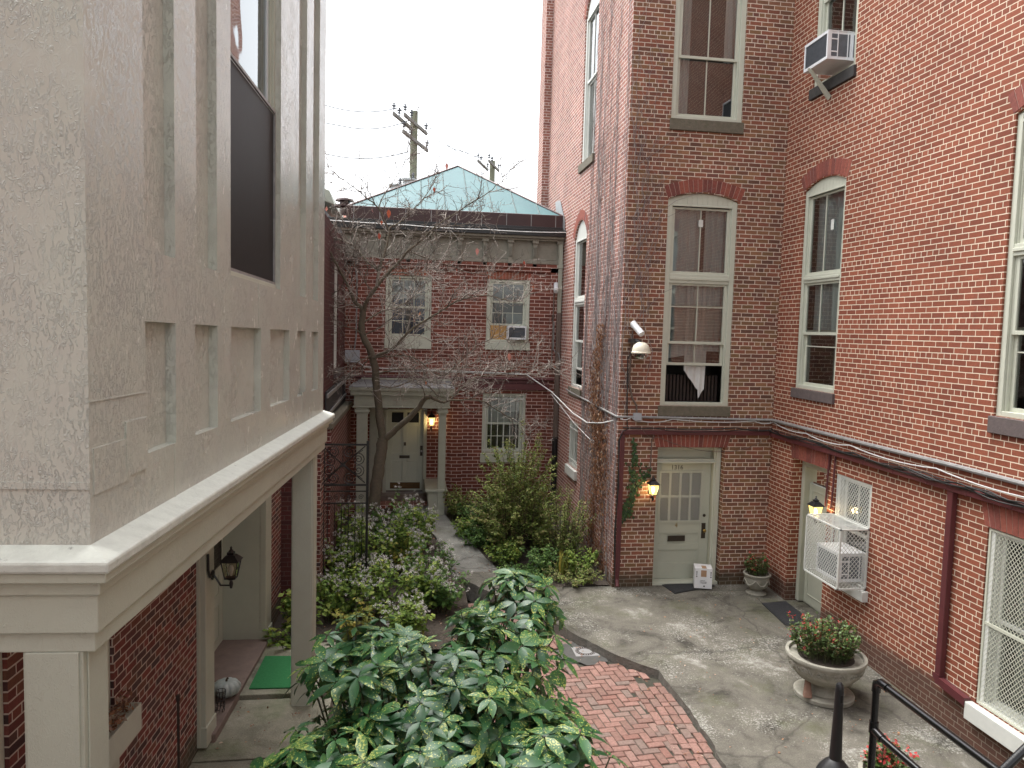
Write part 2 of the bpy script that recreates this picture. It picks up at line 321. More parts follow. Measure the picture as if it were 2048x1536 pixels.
M['bronze'] = simple('dull_bronze', (0.075, 0.06, 0.045), (0.05, 0.042, 0.035), 14, 0.45, 0.6, bmp=0.1)
M['kick'] = simple('bronze_kick_plate', (0.15, 0.085, 0.035), (0.10, 0.06, 0.03), 9, 0.4, 0.7, bmp=0.1)
M['copper'] = simple('verdigris_copper', (0.05, 0.145, 0.155), (0.038, 0.115, 0.13), 1.6, 0.6, bmp=0.15, bscale=12, stains=((0.095, 0.19, 0.19), 3.5, 0.55, 0.2, 0.6))
M['copper_seam'] = simple('copper_seam', (0.04, 0.09, 0.09), (0.03, 0.07, 0.07), 3, 0.6, bmp=0)
M['brown_metal'] = simple('brown_roof_metal', (0.058, 0.026, 0.024), (0.042, 0.02, 0.02), 3, 0.4, 0.2, bmp=0.1)
M['slate'] = simple('grey_roof', (0.11, 0.11, 0.115), (0.16, 0.155, 0.15), 8, 0.8, bmp=0.4)
M['tile_red'] = simple('red_roof_tile', (0.34, 0.13, 0.09), (0.25, 0.1, 0.07), 8, 0.8, bmp=0.4)
M['concrete_urn'] = simple('cast_stone', (0.36, 0.34, 0.29), (0.26, 0.25, 0.20), 9, 0.9, bmp=0.5, bscale=70, stains=((0.12, 0.115, 0.08), 5, 0.5, 0.2, 0.6))
M['brownstone_step'] = simple('worn_brownstone', (0.20, 0.145, 0.12), (0.14, 0.105, 0.09), 5, 0.85, bmp=0.3, stains=((0.09, 0.08, 0.06), 10, 0.58, 0.15, 0.5))
M['turf'] = simple('green_turf', (0.03, 0.15, 0.055), (0.045, 0.19, 0.075), 40, 0.95, bmp=0.9, bscale=260, bdist=0.008, spec=0.1)
M['doormat'] = simple('black_rubber', (0.016, 0.017, 0.02), (0.03, 0.03, 0.033), 25, 0.75, bmp=0.8, bscale=140, bdist=0.006)
M['pumpkin'] = simple('grey_white_rind', (0.36, 0.39, 0.37), (0.24, 0.28, 0.26), 9, 0.5, bmp=0.2)
M['card'] = simple('white_card', (0.78, 0.78, 0.78), (0.72, 0.72, 0.73), 5, 0.6, bmp=0.05)
M['tape'] = simple('kraft_label', (0.42, 0.26, 0.15), (0.36, 0.22, 0.13), 9, 0.6, bmp=0)
M['ink'] = simple('black_ink', (0.03, 0.03, 0.03), (0.04, 0.04, 0.04), 9, 0.6, bmp=0)
M['pole'] = simple('weathered_pole', (0.24, 0.25, 0.17), (0.17, 0.18, 0.13), 5, 0.9, bmp=0.4, bscale=30)
M['pole_arm'] = simple('grey_timber', (0.26, 0.25, 0.22), (0.19, 0.18, 0.165), 5, 0.9, bmp=0.3)
M['tank'] = simple('pale_grey_enamel', (0.55, 0.60, 0.60), (0.48, 0.53, 0.53), 4, 0.5, bmp=0)
M['bark'] = simple('grey_brown_bark', (0.135, 0.105, 0.075), (0.085, 0.07, 0.05), 18, 0.9, bmp=0.9, bscale=45, bdist=0.012, stains=((0.10, 0.11, 0.06), 6, 0.52, 0.2, 0.5))
M['twig'] = tint_mat('twig_bark', [(0.06, 0.045, 0.038), (0.15, 0.115, 0.095), (0.46, 0.42, 0.37)], rough=0.8)
M['vine_stem'] = tint_mat('vine_bark', [(0.15, 0.125, 0.12), (0.29, 0.255, 0.245), (0.44, 0.41, 0.40)], rough=0.9)
M['dead_leaf'] = tint_mat('dried_leaf', [(0.11, 0.055, 0.035), (0.26, 0.115, 0.06), (0.42, 0.23, 0.12), (0.19, 0.085, 0.055), (0.55, 0.42, 0.32)], rough=0.7, trans=0.15)
M['autumn_leaf'] = tint_mat('autumn_leaf', [(0.3, 0.05, 0.04), (0.5, 0.17, 0.05), (0.42, 0.2, 0.2)], rough=0.6, trans=0.3)
M['ivy'] = tint_mat('ivy_leaf', [(0.02, 0.05, 0.018), (0.04, 0.085, 0.025), (0.06, 0.12, 0.035)], rough=0.45, trans=0.1)
M['aucuba'] = tint_mat('spotted_laurel_leaf', [(0.016, 0.065, 0.022), (0.026, 0.095, 0.03), (0.042, 0.135, 0.042), (0.075, 0.175, 0.05)], rough=0.36, trans=0.10, spec=0.5, fleck=((0.46, 0.50, 0.12), 85, 0.885), mottle=0.15)
M['stem_green'] = simple('green_stem', (0.05, 0.075, 0.025), (0.075, 0.07, 0.035), 10, 0.7, bmp=0)
M['stem_brown'] = simple('woody_stem', (0.075, 0.055, 0.035), (0.1, 0.075, 0.05), 10, 0.85, bmp=0.2)
M['snake_leaf'] = tint_mat('pale_green_leaf', [(0.06, 0.12, 0.03), (0.17, 0.28, 0.05), (0.29, 0.39, 0.08), (0.44, 0.48, 0.10)], rough=0.6, trans=0.42)
M['dark_leaf'] = tint_mat('deep_green_leaf', [(0.035, 0.09, 0.022), (0.08, 0.17, 0.04), (0.14, 0.25, 0.06), (0.22, 0.32, 0.08)], rough=0.6, trans=0.35)
M['yellow_leaf'] = tint_mat('yellowing_leaf', [(0.09, 0.14, 0.025), (0.21, 0.24, 0.045), (0.42, 0.34, 0.065), (0.14, 0.18, 0.035)], rough=0.6, trans=0.35)
M['rose_leaf'] = tint_mat('olive_leaf', [(0.06, 0.095, 0.025), (0.16, 0.23, 0.055), (0.27, 0.34, 0.08), (0.33, 0.25, 0.12), (0.37, 0.45, 0.12)], rough=0.6, trans=0.35)
M['fluff'] = tint_mat('faded_white_flower', [(0.40, 0.37, 0.33), (0.58, 0.55, 0.52), (0.74, 0.73, 0.71)], rough=0.95)
M['petal'] = tint_mat('red_petal', [(0.42, 0.02, 0.03), (0.55, 0.06, 0.05), (0.50, 0.13, 0.11)], rough=0.5, trans=0.2)
M['begonia_leaf'] = tint_mat('bronze_green_leaf', [(0.045, 0.075, 0.02), (0.075, 0.14, 0.035), (0.12, 0.19, 0.05), (0.15, 0.07, 0.05)], rough=0.4, trans=0.15)
M['soil'] = simple('dark_soil', (0.045, 0.036, 0.028), (0.075, 0.058, 0.043), 14, 0.95, bmp=1.0, bscale=50, bdist=0.02)
M['paver'] = tint_mat('paving_brick', [(0.19, 0.11, 0.088), (0.245, 0.135, 0.108), (0.285, 0.162, 0.132), (0.185, 0.138, 0.115), (0.225, 0.112, 0.088)], rough=0.85, bmp=0.45, bscale=80)
M['joint'] = simple('mossy_joint', (0.03, 0.03, 0.02), (0.055, 0.05, 0.035), 18, 0.95, bmp=0.6)
M['rust'] = simple('rusty_iron', (0.05, 0.03, 0.022), (0.025, 0.018, 0.016), 20, 0.8, bmp=0.4)
M['drain'] = simple('grey_cast_iron', (0.27, 0.265, 0.255), (0.22, 0.215, 0.21), 20, 0.7, bmp=0.4)
M['asphalt'] = simple('tar_patch', (0.055, 0.055, 0.05), (0.085, 0.082, 0.075), 12, 0.95, bmp=0.7, bscale=60)
M['log'] = simple('broken_clay', (0.18, 0.09, 0.06), (0.24, 0.15, 0.11), 16, 0.9, bmp=0.6)
M['glow'] = glow_mat('lamp_glass_lit', (1.0, 0.72, 0.20), 0.9, 0.5)
M['bulb'] = glow_mat('bulb_lit', (1.0, 0.82, 0.42), 6.0, 0.0)
M['lamp_clear'] = glass_mat('lamp_glass', (0.75, 0.72, 0.62), 1.5, 0.05)
M['weed'] = simple('weathered_fence', (0.055, 0.052, 0.052), (0.035, 0.034, 0.035), 8, 0.85, bmp=0.4)

def concrete(name, base, light, dark, moss, chips=0.5, mossy=0.3):
    ma, N, L, P = nt(name); pos = geo(N)
    n = noise_node(N, L, 1.3, 8, 0.72, pos, 0.4); r = ramp(N, [(0.34, dark), (0.47, base), (0.58, tuple(x*1.25 for x in base)), (0.72, light)]); L.new(n.outputs[0], r.inputs[0]); col = r.outputs[0]
    n2 = noise_node(N, L, 0.75, 6, 0.7, pos, 0.3); n3 = noise_node(N, L, 38, 4, 0.75, pos)
    mm = N.new('ShaderNodeMath'); mm.operation = 'MULTIPLY'; L.new(n2.outputs[0], mm.inputs[0]); L.new(n3.outputs[0], mm.inputs[1])
    rc = ramp(N, [(0.29, (0, 0, 0)), (0.36, (chips,)*3)]); L.new(mm.outputs[0], rc.inputs[0])
    col = mixc(N, L, rc.outputs[0], col, light)
    n4 = noise_node(N, L, 1.1, 6, 0.7, pos); r4 = ramp(N, [(0.52, (0, 0, 0)), (0.68, (mossy,)*3)]); L.new(n4.outputs[0], r4.inputs[0])
    col = mixc(N, L, r4.outputs[0], col, moss)
    n5 = noise_node(N, L, 90, 3, 0.7, pos); r5 = ramp(N, [(0.3, (0.7,)*3), (0.7, (1.2,)*3)]); L.new(n5.outputs[0], r5.inputs[0])
    col = mixc(N, L, 1.0, col, r5.outputs[0], 'MULTIPLY')
    nw = noise_node(N, L, 1.6, 3, 0.6, pos); vadd = N.new('ShaderNodeVectorMath'); vadd.operation = 'MULTIPLY_ADD'; L.new(nw.outputs['Color'], vadd.inputs[0]); vadd.inputs[1].default_value = (0.5, 0.5, 0.5); L.new(pos, vadd.inputs[2])
    vo = N.new('ShaderNodeTexVoronoi'); vo.feature = 'DISTANCE_TO_EDGE'; vo.inputs['Scale'].default_value = 0.36; L.new(vadd.outputs[0], vo.inputs['Vector'])
    rv = ramp(N, [(0.0, (0.5,)*3), (0.010, (0, 0, 0))]); L.new(vo.outputs['Distance'], rv.inputs[0])
    col = mixc(N, L, rv.outputs[0], col, (0.035, 0.033, 0.028))
    L.new(col, P.inputs['Base Color']); P.inputs['Roughness'].default_value = 0.88; P.inputs['Specular IOR Level'].default_value = 0.3
    b1 = bump(N, L, n3.outputs[0], 0.7, 0.012); b2 = bump(N, L, n.outputs[0], 0.5, 0.03, b1); L.new(b2, P.inputs['Normal'])
    return ma
M['slab'] = concrete('old_concrete', (0.125, 0.116, 0.095), (0.38, 0.375, 0.335), (0.045, 0.041, 0.033), (0.085, 0.09, 0.045), 0.8, 0.65)
M['path'] = concrete('grey_concrete', (0.20, 0.195, 0.175), (0.32, 0.31, 0.27), (0.13, 0.125, 0.11), (0.10, 0.105, 0.065), 0.3, 0.5)
M['pavement'] = concrete('mossy_concrete', (0.22, 0.21, 0.16), (0.36, 0.34, 0.28), (0.13, 0.125, 0.09), (0.11, 0.13, 0.06), 0.4, 0.7)
M['kerb'] = simple('broken_concrete_edge', (0.19, 0.175, 0.15), (0.11, 0.105, 0.09), 9, 0.95, bmp=1.0, bscale=30, bdist=0.02)

# ------------------------------------------------------------------ ground, slab, paths
def path_z(y):
    return -0.10 + 0.0294*(y-9) if y < 13.3 else 0.026 + 0.104*(min(y, 16.9)-13.3)
g = MB(); g.quad((-250, -150, -0.42), (250, -150, -0.42), (250, 400, -0.42), (-250, 400, -0.42)); struct(g.build('ground', M['soil']))

def jitter_line(pts, step, amp, seed):
    rnd = random.Random(seed); out = []
    for (a, b) in zip(pts[:-1], pts[1:]):
        a = Vector(a); b = Vector(b); n = max(1, int((b-a).length/step)); d = (b-a).normalized(); s = Vector((-d.y, d.x))
        for i in range(n):
            p = a.lerp(b, i/n)
            if i or out: p = p + s*rnd.uniform(-amp, amp)
            out.append(p)
    out.append(Vector(pts[-1])); return out
def sheet(name, outline, zf, thick, mat, edge_mat=None):
    top = [(p[0], p[1], zf(p[1])) for p in outline]
    bm = bmesh.new(); vs = [bm.verts.new(p) for p in top]; lo = [bm.verts.new((p[0]*1.0, p[1], p[2]-thick)) for p in top]
    n = len(vs); f = bm.faces.new(vs)
    for i in range(n): bm.faces.new((vs[i], vs[(i+1) % n], lo[(i+1) % n], lo[i]))
    bmesh.ops.recalc_face_normals(bm, faces=bm.faces)
    bmesh.ops.triangulate(bm, faces=[f])
    me = bpy.data.meshes.new(name); bm.to_mesh(me); bm.free(); me.materials.append(mat)
    if edge_mat:
        me.materials.append(edge_mat)
        for p in me.polygons:
            if abs(p.normal.z) < 0.7: p.material_index = 1
    o = bpy.data.objects.new(name, me); sc.collection.objects.link(o); BASE[o.name] = Vector((0, 0, 0)); return struct(o)
slab_edge = jitter_line([(3.42, 3.0), (3.46, 7.05), (3.50, 7.79), (3.51, 8.42), (3.48, 8.94), (3.47, 9.43), (3.1, 9.79), (2.63, 10.51), (2.3, 11.11), (1.53, 12.25), (0.9, 13.3)], 0.12, 0.018, 3)
slab = sheet('concrete_slab', list(slab_edge)+[Vector(p) for p in ((1.78, 13.3), (2.3, 12.5), (3.0, 12.45), (4.3, 12.47), (4.3, 12.95), (6.9, 12.95), (6.9, 3.0))], path_z, 0.34, M['slab'], M['kerb'])
cl = [(0.9, 13.3), (0.83, 14.0), (0.68, 15.0), (0.45, 16.0), (0.12, 16.9)]; cr = [(1.0, 16.9), (0.95, 16.2), (1.2, 15.4), (1.38, 14.6), (1.78, 13.3)]
sheet('garden_path', jitter_line(cl, 0.2, 0.02, 5)[:-1]+[Vector(cl[-1])]+jitter_line(cr, 0.2, 0.03, 6), path_z, 0.3, M['path'], M['kerb'])
pav = MB(); pav.box(W, -2.7, -0.82, 2.0, 9.12, -0.45, -0.12); pav.box(W, -2.7, -0.9, 9.13, 10.6, -0.45, -0.055)
pav.box(W, -2.7, -0.95, 7.83, 9.10, -0.118, -0.10)
struct(pav.build('porch_pavement', M['pavement'], bevel=0.012))
bed = MB()
def bed_grid(x0, x1, y0, y1, zf, n=34):
    o = len(bed.v)
    for j in range(n+1):
        for i in range(n+1):
            x = lerp(x0, x1, i/n); y = lerp(y0, y1, j/n)
            bed.v.append((x, y, zf(x, y)+noise.noise(Vector((x*3, y*3, 0)))*0.035))
    for j in range(n):
        for i in range(n):
            a = o+j*(n+1)+i; bed.f.append((a, a+1, a+n+2, a+n+1)); bed.r.append(0.5)
def bed_z(y): return lerp(-0.20, path_z(13.3)-0.06, max(0, min(1, (y-10.8)/2.5))) if y < 13.3 else path_z(y)-0.06
bed_grid(-2.2, 1.1, 10.55, 17.45, lambda x, y: bed_z(y))
struct(bed.build('planting_bed', M['soil'], smooth=True, sharp=None)); bed = MB()
bed_grid(0.9, 3.62, 13.3, 17.45, lambda x, y: path_z(y)-0.06); bed_grid(2.2, 3.62, 12.5, 13.3, lambda x, y: path_z(y)+0.005, 10)
struct(bed.build('planting_bed', M['soil'], smooth=True, sharp=None))

# herringbone brick path
jb = MB(); jb.quad((0.92, 2, -0.215), (3.6, 2, -0.215), (3.6, 12.4, -0.215), (0.92, 12.4, -0.215)); struct(jb.build('brick_path_bed', M['joint']))
def edge_x(y):
    pts = [(p.x, p.y) for p in slab_edge]
    for (x0, y0), (x1, y1) in zip(pts[:-1], pts[1:]):
        if min(y0, y1) <= y <= max(y0, y1) and abs(y1-y0) > 1e-6: return lerp(x0, x1, (y-y0)/(y1-y0))
    return 3.4
bp = MB(); rnd = random.Random(11)
def paver(cx, cy, lx, ly, ang, dz=0):
    if cy > 12.6 or cy < 2.6 or cx < 1.02+0.12*math.sin(cy*2.3) or cx > edge_x(cy)+0.06: return
    if cy > 12.3: return
    if 2.25 < cx < 3.0 and 9.93 < cy < 10.62: return
    if math.hypot(cx-3.25, cy-9.35) < 0.16: return
    z = -0.19+dz+rnd.uniform(-0.0025, 0.0025)-0.03*max(0, noise.noise(Vector((cx, cy, 0)))); t = rnd.gauss(0, 0.006)
    ca, sa = math.cos(ang+t), math.sin(ang+t); hx, hy = lx/2-0.0055, ly/2-0.0055; b = 0.007
    P = lambda x, y, zz: (cx+ca*x-sa*y, cy+sa*x+ca*y, zz+x*tx+y*ty)
    tx, ty = rnd.uniform(-.008, .008), rnd.uniform(-.008, .008)
    top = [P(-hx+b, -hy+b, z), P(hx-b, -hy+b, z), P(hx-b, hy-b, z), P(-hx+b, hy-b, z)]
    lo = [P(-hx, -hy, z-b), P(hx, -hy, z-b), P(hx, hy, z-b), P(-hx, hy, z-b)]; bt = [P(-hx, -hy, z-.04), P(hx, -hy, z-.04), P(hx, hy, z-.04), P(-hx, hy, z-.04)]
    bp.add(top+lo+bt, ((0, 1, 2, 3), (4, 5, 1, 0), (5, 6, 2, 1), (6, 7, 3, 2), (7, 4, 0, 3), (8, 9, 5, 4), (9, 10, 6, 5), (10, 11, 7, 6), (11, 8, 4, 7)), rnd.random())
A, ang = 0.104, rad(6)
def hb(i, j, horiz):
    lx = i*A; ly = j*A
    if horiz: c = (lx+A, ly+A/2, 2*A, A)
    else: c = (lx+A/2, ly+A, A, 2*A)
    x = -0.6+c[0]*math.cos(ang)-c[1]*math.sin(ang); y = 2.2+c[0]*math.sin(ang)+c[1]*math.cos(ang)
    ex = edge_x(y)
    if x < (ex-0.40 if y < 9.25 else ex+0.03): paver(x, y, c[2], c[3], ang, -.012 if y < 9.3 and x > ex-.56 else 0)
for j in range(-10, 112):
    for i in range(-10, 60):
        q = (i-j) % 4
        if q == 0: hb(i, j, True)
        if q == 3: hb(i, j, False)
for k in range(4):                               # courses laid along the slab edge
    y = 2.6
    while y < 9.2:
        ln = 0.208 if rnd.random() < 0.8 else 0.104
        paver(edge_x(y)-0.415+0.115*k, y+ln/2, 0.11, ln, 0.0); y += ln+0.001
struct(bp.build('brick_path', M['paver']))

jt = MB()
for (a, c) in (((3.62, 12.22), (5.95, 12.12)), ((5.95, 12.12), (6.02, 11.75)), ((6.02, 11.75), (5.86, 9.6)), ((5.9, 10.62), (6.44, 10.58))):
    a = Vector((a[0], a[1], path_z(a[1])+.0015)); c = Vector((c[0], c[1], path_z(c[1])+.0015)); n_ = (c-a).cross(Vector((0, 0, 1))).normalized()*.006
    jt.quad(a-n_, a+n_, c+n_, c-n_)
struct(jt.build('slab_joint', M['joint']))
# stair landing under the camera side railing (the photographer stands on it)
ld = MB(); ld.box(W, 2.6, 6.455, -2.5, 4.95, -0.4, 1.10); struct(ld.build('stair_landing', M['path'], bevel=0.01))

# ------------------------------------------------------------------ building helpers
def arc(u0, u1, zs, rise, n=14):
    if rise <= 1e-6: return [(u0, zs), (u1, zs)]
    h = (u1-u0)/2; R = (h*h+rise*rise)/(2*rise); cz = zs+rise-R; um = (u0+u1)/2; out = []
    a0 = math.asin(h/R)
    for i in range(n+1):
        a = -a0+2*a0*i/n; out.append((um+R*math.sin(a), cz+R*math.cos(a)))
    return out
def wall(mb, F, u0, u1, z0, z1, ops):
    """ops: (u0,u1,z0,z1,rise,depth) - a facade sheet with real openings and their reveals"""
    us = sorted({u0, u1, *[o[0] for o in ops], *[o[1] for o in ops]}); zs = sorted({z0, z1, *[o[2] for o in ops], *[o[3]+o[4] for o in ops]})
    us = [u for u in us if u0-1e-6 <= u <= u1+1e-6]; zs = [z for z in zs if z0-1e-6 <= z <= z1+1e-6]
    for a, b in zip(us[:-1], us[1:]):
        for c, d in zip(zs[:-1], zs[1:]):
            mu, mz = (a+b)/2, (c+d)/2
            if any(o[0] < mu < o[1] and o[2] < mz < o[3]+o[4] for o in ops): continue
            mb.quad(F(a, 0, c), F(b, 0, c), F(b, 0, d), F(a, 0, d))
    for (a, b, c, d, rise, dep) in ops:
        pts = arc(a, b, d, rise)
        for p, q in zip(pts[:-1], pts[1:]):
            if rise > 1e-6: mb.quad(F(p[0], 0, p[1]), F(q[0], 0, q[1]), F(q[0], 0, d+rise), F(p[0], 0, d+rise))
            mb.quad(F(p[0], 0, p[1]), F(q[0], 0, q[1]), F(q[0], -dep, q[1]), F(p[0], -dep, p[1]))
        mb.quad(F(a, 0, c), F(a, 0, d), F(a, -dep, d), F(a, -dep, c)); mb.quad(F(b, 0, c), F(b, 0, d), F(b, -dep, d), F(b, -dep, c))
        mb.quad(F(a, 0, c), F(b, 0, c), F(b, -dep, c), F(a, -dep, c))
def voussoirs(parent, F, u0, u1, zs, rise, th, mat, w=0.078, flat_splay=0.0, d=0.004):
    mb = MB(); mo = MB(); rn = random.Random(int(abs(u0*100)+zs*10))
    if rise > 0:
        h = (u1-u0)/2; R = (h*h+rise*rise)/(2*rise); cz = zs+rise-R; um = (u0+u1)/2; a0 = math.asin(h/R)
        n = max(6, int(2*a0*R/w))
        for i in range(n):
            b0 = -a0+2*a0*(i+.05)/n; b1 = -a0+2*a0*(i+.95)/n; t = th+rn.uniform(-.004, .004)
            pt = lambda b, r: (um+r*math.sin(b), cz+r*math.cos(b))
            p = [pt(b0, R), pt(b1, R), pt(b1, R+t), pt(b0, R+t)]; dd = d+rn.uniform(0, .004)
            mb.prism([F(x, dd, z) for x, z in p], F(0, -0.05, 0)-F(0, 0, 0), rn.random())
        for i in range(16):
            b0 = -a0+2*a0*i/16; b1 = -a0+2*a0*(i+1)/16
            mo.quad(F(um+R*math.sin(b0), .0015, cz+R*math.cos(b0)), F(um+R*math.sin(b1), .0015, cz+R*math.cos(b1)), F(um+(R+th)*math.sin(b1), .0015, cz+(R+th)*math.cos(b1)), F(um+(R+th)*math.sin(b0), .0015, cz+(R+th)*math.cos(b0)))
    else:
        n = int((u1-u0)/w)
        for i in range(n):
            s = lambda q: lerp(-flat_splay, flat_splay, q)
            q0, q1 = (i+.06)/n, (i+.94)/n; dd = d+rn.uniform(0, .004)
            p = [(lerp(u0, u1, q0), zs), (lerp(u0, u1, q1), zs), (lerp(u0, u1, q1)+s(q1), zs+th), (lerp(u0, u1, q0)+s(q0), zs+th)]
            mb.prism([F(x, dd, z) for x, z in p], F(0, -0.05, 0)-F(0, 0, 0), rn.random())
        mo.quad(F(u0, .0015, zs), F(u1, .0015, zs), F(u1+flat_splay, .0015, zs+th), F(u0-flat_splay, .0015, zs+th))
    a = mb.build('brick_arch', mat, parent); mo.build('mortar', M['mortar'], parent); return a
def curtain(parent, F, u0, u1, z0, z1, d, waves=5, amp=0.03, mat=None, gather=0.0, hem=None, name='curtain'):
    mb = MB(); n = 36; k = 10; g_ = []
    for j in range(k+1):
        for i in range(n+1):
            s = i/n; t = j/k
            ub = lerp(u0, u1, s)*(1-t*0) ; ug = lerp(u0, u0+(u1-u0)*(1-gather), s); u = lerp(ub, ug, 1-t)
            zb = z0 if hem is None else z0+hem(s)
            mb.v.append(tuple(F(u, d+amp*math.sin(s*waves*2*PI+0.6*t)*(0.6+0.4*t), lerp(zb, z1, t))))
    for j in range(k):
        for i in range(n):
            a = j*(n+1)+i; mb.f.append((a, a+1, a+n+2, a+n+1)); mb.r.append(.5)
    return mb.build(name, mat or M['curtain'], parent, smooth=True, sharp=None)
def window(parent, F, u0, u1, z0, z1, rise, sashes, rails=(), cw=0.09, fmat='frame', glass='glass', dep=0.11, sill=None, room=1.3, stile=0.045, head=0.06, foot=0.06, name='window'):
    """sashes: (z0,z1,setback,[vertical muntin fractions],[horizontal muntin fractions])"""
    fb = MB(); c0 = -dep+0.01; c1 = -0.025
    fb.box(F, u0+.001, u0+cw, c0, c1, z0, z1); fb.box(F, u1-cw, u1-.001, c0, c1, z0, z1)
    fb.box(F, u0+cw, u1-cw, c0, c1, z0, z0+foot)
    for (ra, rb) in rails: fb.box(F, u0+cw, u1-cw, c0, c1-.004, ra, rb); fb.box(F, u0+cw, u1-cw, c1-.004, c1+.014, ra+(rb-ra)*.35, ra+(rb-ra)*.65)
    ap = arc(u0+.001, u1-.001, z1-.001, max(rise-.002, 0))
    if rise > 0:
        for p, q in zip(ap[:-1], ap[1:]):
            fb.hexa([F(p[0], c0, z1-head), F(q[0], c0, z1-head), F(q[0], c1-.012, z1-head), F(p[0], c1-.012, z1-head), F(p[0], c0, p[1]), F(q[0], c0, q[1]), F(q[0], c1-.012, q[1]), F(p[0], c1-.012, p[1])])
        fb.box(F, u0+cw, u1-cw, c1-.012, c1+.004, z1-head-.02, z1-head+.012)
    else: fb.box(F, u0+cw, u1-cw, c0, c1, z1-head, z1)
    e = 0.02                                     # inner stop moulding
    fb.box(F, u0+cw, u0+cw+e, c0, c1-.03, z0+foot, z1-head); fb.box(F, u1-cw-e, u1-cw, c0, c1-.03, z0+foot, z1-head)
    w = fb.build(name, M[fmat], parent, bevel=0.006)
    a, b = u0+cw+e, u1-cw-e
    for (za, zb, sb, mv, mh) in sashes:
        s = MB(); d0, d1 = -sb-.035, -sb; st = stile
        s.box(F, a, a+st, d0, d1, za, zb); s.box(F, b-st, b, d0, d1, za, zb); s.box(F, a+st, b-st, d0, d1, za, za+st); s.box(F, a+st, b-st, d0, d1, zb-st*.8, zb)
        for f in mv: u = lerp(a+st, b-st, f); s.box(F, u-.0085, u+.0085, d0+.006, d1-.004, za+st, zb-st*.8)
        for f in mh: z = lerp(za+st, zb-st*.8, f); s.box(F, a+st, b-st, d0+.008, d1-.007, z-.008, z+.008)
        s.build('sash', M[fmat], w, bevel=0.003)
        p = MB(); p.quad(F(a+st*.5, d0+.015, za+st*.5), F(b-st*.5, d0+.015, za+st*.5), F(b-st*.5, d0+.015, zb-st*.5), F(a+st*.5, d0+.015, zb-st*.5)); p.build('pane', M[glass], w)
    if room:
        r = MB(); x0, x1, y0, y1 = u0-.25, u1+.25, -dep-room, -dep-.01; zt = z1+rise+.2
        P = [F(x0, y0, z0-.3), F(x1, y0, z0-.3), F(x1, y0, zt), F(x0, y0, zt), F(x0, y1, z0-.3), F(x1, y1, z0-.3), F(x1, y1, zt), F(x0, y1, zt)]
        r.add(P, ((0, 1, 2, 3), (0, 4, 5, 1), (2, 6, 7, 3), (0, 3, 7, 4), (1, 5, 6, 2))); r.build('room_interior', M['room'], w)
    if sill:
        (ex, sz0, sz1, sd_, smat) = sill; s = MB(); s.box(F, u0-ex, u1+ex, -dep, sd_, sz0, sz1); s.build('sill', M[smat], w, bevel=0.008)
    return w
def strip(mb, F, a, b, d, wd, th=0.004):
    """a flat bar in a facade plane between two (u,z) points"""
    (ua, za), (ub, zb) = a, b; L_ = math.hypot(ub-ua, zb-za)
    if L_ < 1e-4: return
    nx, nz = -(zb-za)/L_*wd/2, (ub-ua)/L_*wd/2
    p = [(ua+nx, za+nz), (ub+nx, zb+nz), (ub-nx, zb-nz), (ua-nx, za-nz)]
    mb.add([F(u, d, z) for u, z in p]+[F(u, d+th, z) for u, z in p], ((0, 1, 2, 3), (7, 6, 5, 4), (0, 4, 5, 1), (2, 6, 7, 3)))
def lattice(mb, F, u0, u1, z0, z1, d, pu, pz, wd, th=0.004):
    """expanded metal: two families of diagonals clipped to the panel"""
    sl = pz/pu; K = int(((z1-z0)+sl*(u1-u0))/pz)+2
    for sgn in (1, -1):
        for k in range(-1, K):
            c = z0+k*pz+(0 if sgn < 0 else -sl*(u1-u0))
            seg = []
            for u in (u0, u1):
                z = c+sl*(u-u0) if sgn > 0 else c-sl*(u-u0)
                seg.append((u, z))
            (ua, za), (ub, zb) = seg
            def clip(ua, za, ub, zb):
                if abs(zb-za) < 1e-9: return None
                t0, t1 = sorted(((z0-za)/(zb-za), (z1-za)/(zb-za))); t0 = max(0, t0); t1 = min(1, t1)
                if t1-t0 < 1e-3: return None
                return ((lerp(ua, ub, t0), lerp(za, zb, t0)), (lerp(ua, ub, t1), lerp(za, zb, t1)))
            r = clip(ua, za, ub, zb)
            if r: strip(mb, F, r[0], r[1], d+(0.002 if sgn > 0 else 0), wd, th)
def rect_frame(mb, F, u0, u1, z0, z1, d0, d1, w):
    mb.box(F, u0, u0+w, d0, d1, z0, z1); mb.box(F, u1-w, u1, d0, d1, z0, z1); mb.box(F, u0+w, u1-w, d0, d1, z0, z0+w); mb.box(F, u0+w, u1-w, d0, d1, z1-w, z1)
def writing(name, text, F, u, z, d, size, mat, parent, th=0.004):
    cu = bpy.data.curves.new(name, 'FONT'); cu.body = text; cu.size = size; cu.extrude = 0.5; cu.align_x = 'CENTER'
    o = bpy.data.objects.new(name, cu); me = o.to_mesh(); mb = MB()
    mb.add([F(u+v.co.x, d+(th if v.co.z > 0 else 0), z+v.co.y) for v in me.vertices], [tuple(p.vertices) for p in me.polygons])
    o.to_mesh_clear(); bpy.data.objects.remove(o); bpy.data.curves.remove(cu)
    return mb.build(name, mat, parent)
def panel(mb, F, u0, u1, z0, z1, d, w=0.018, h=0.012):
    rect_frame(mb, F, u0, u1, z0, z1, d, d+h, w)

YT, XR, XL, YB = 12.40, 6.46, 3.64, 17.50
FT = lambda u, d, z: Vector((u, YT-d, z))
FR = lambda u, d, z: Vector((XR-d, -u, z))
FL = lambda u, d, z: Vector((XL-d, -u, z))
FB = lambda u, d, z: Vector((u, YB-d, z))

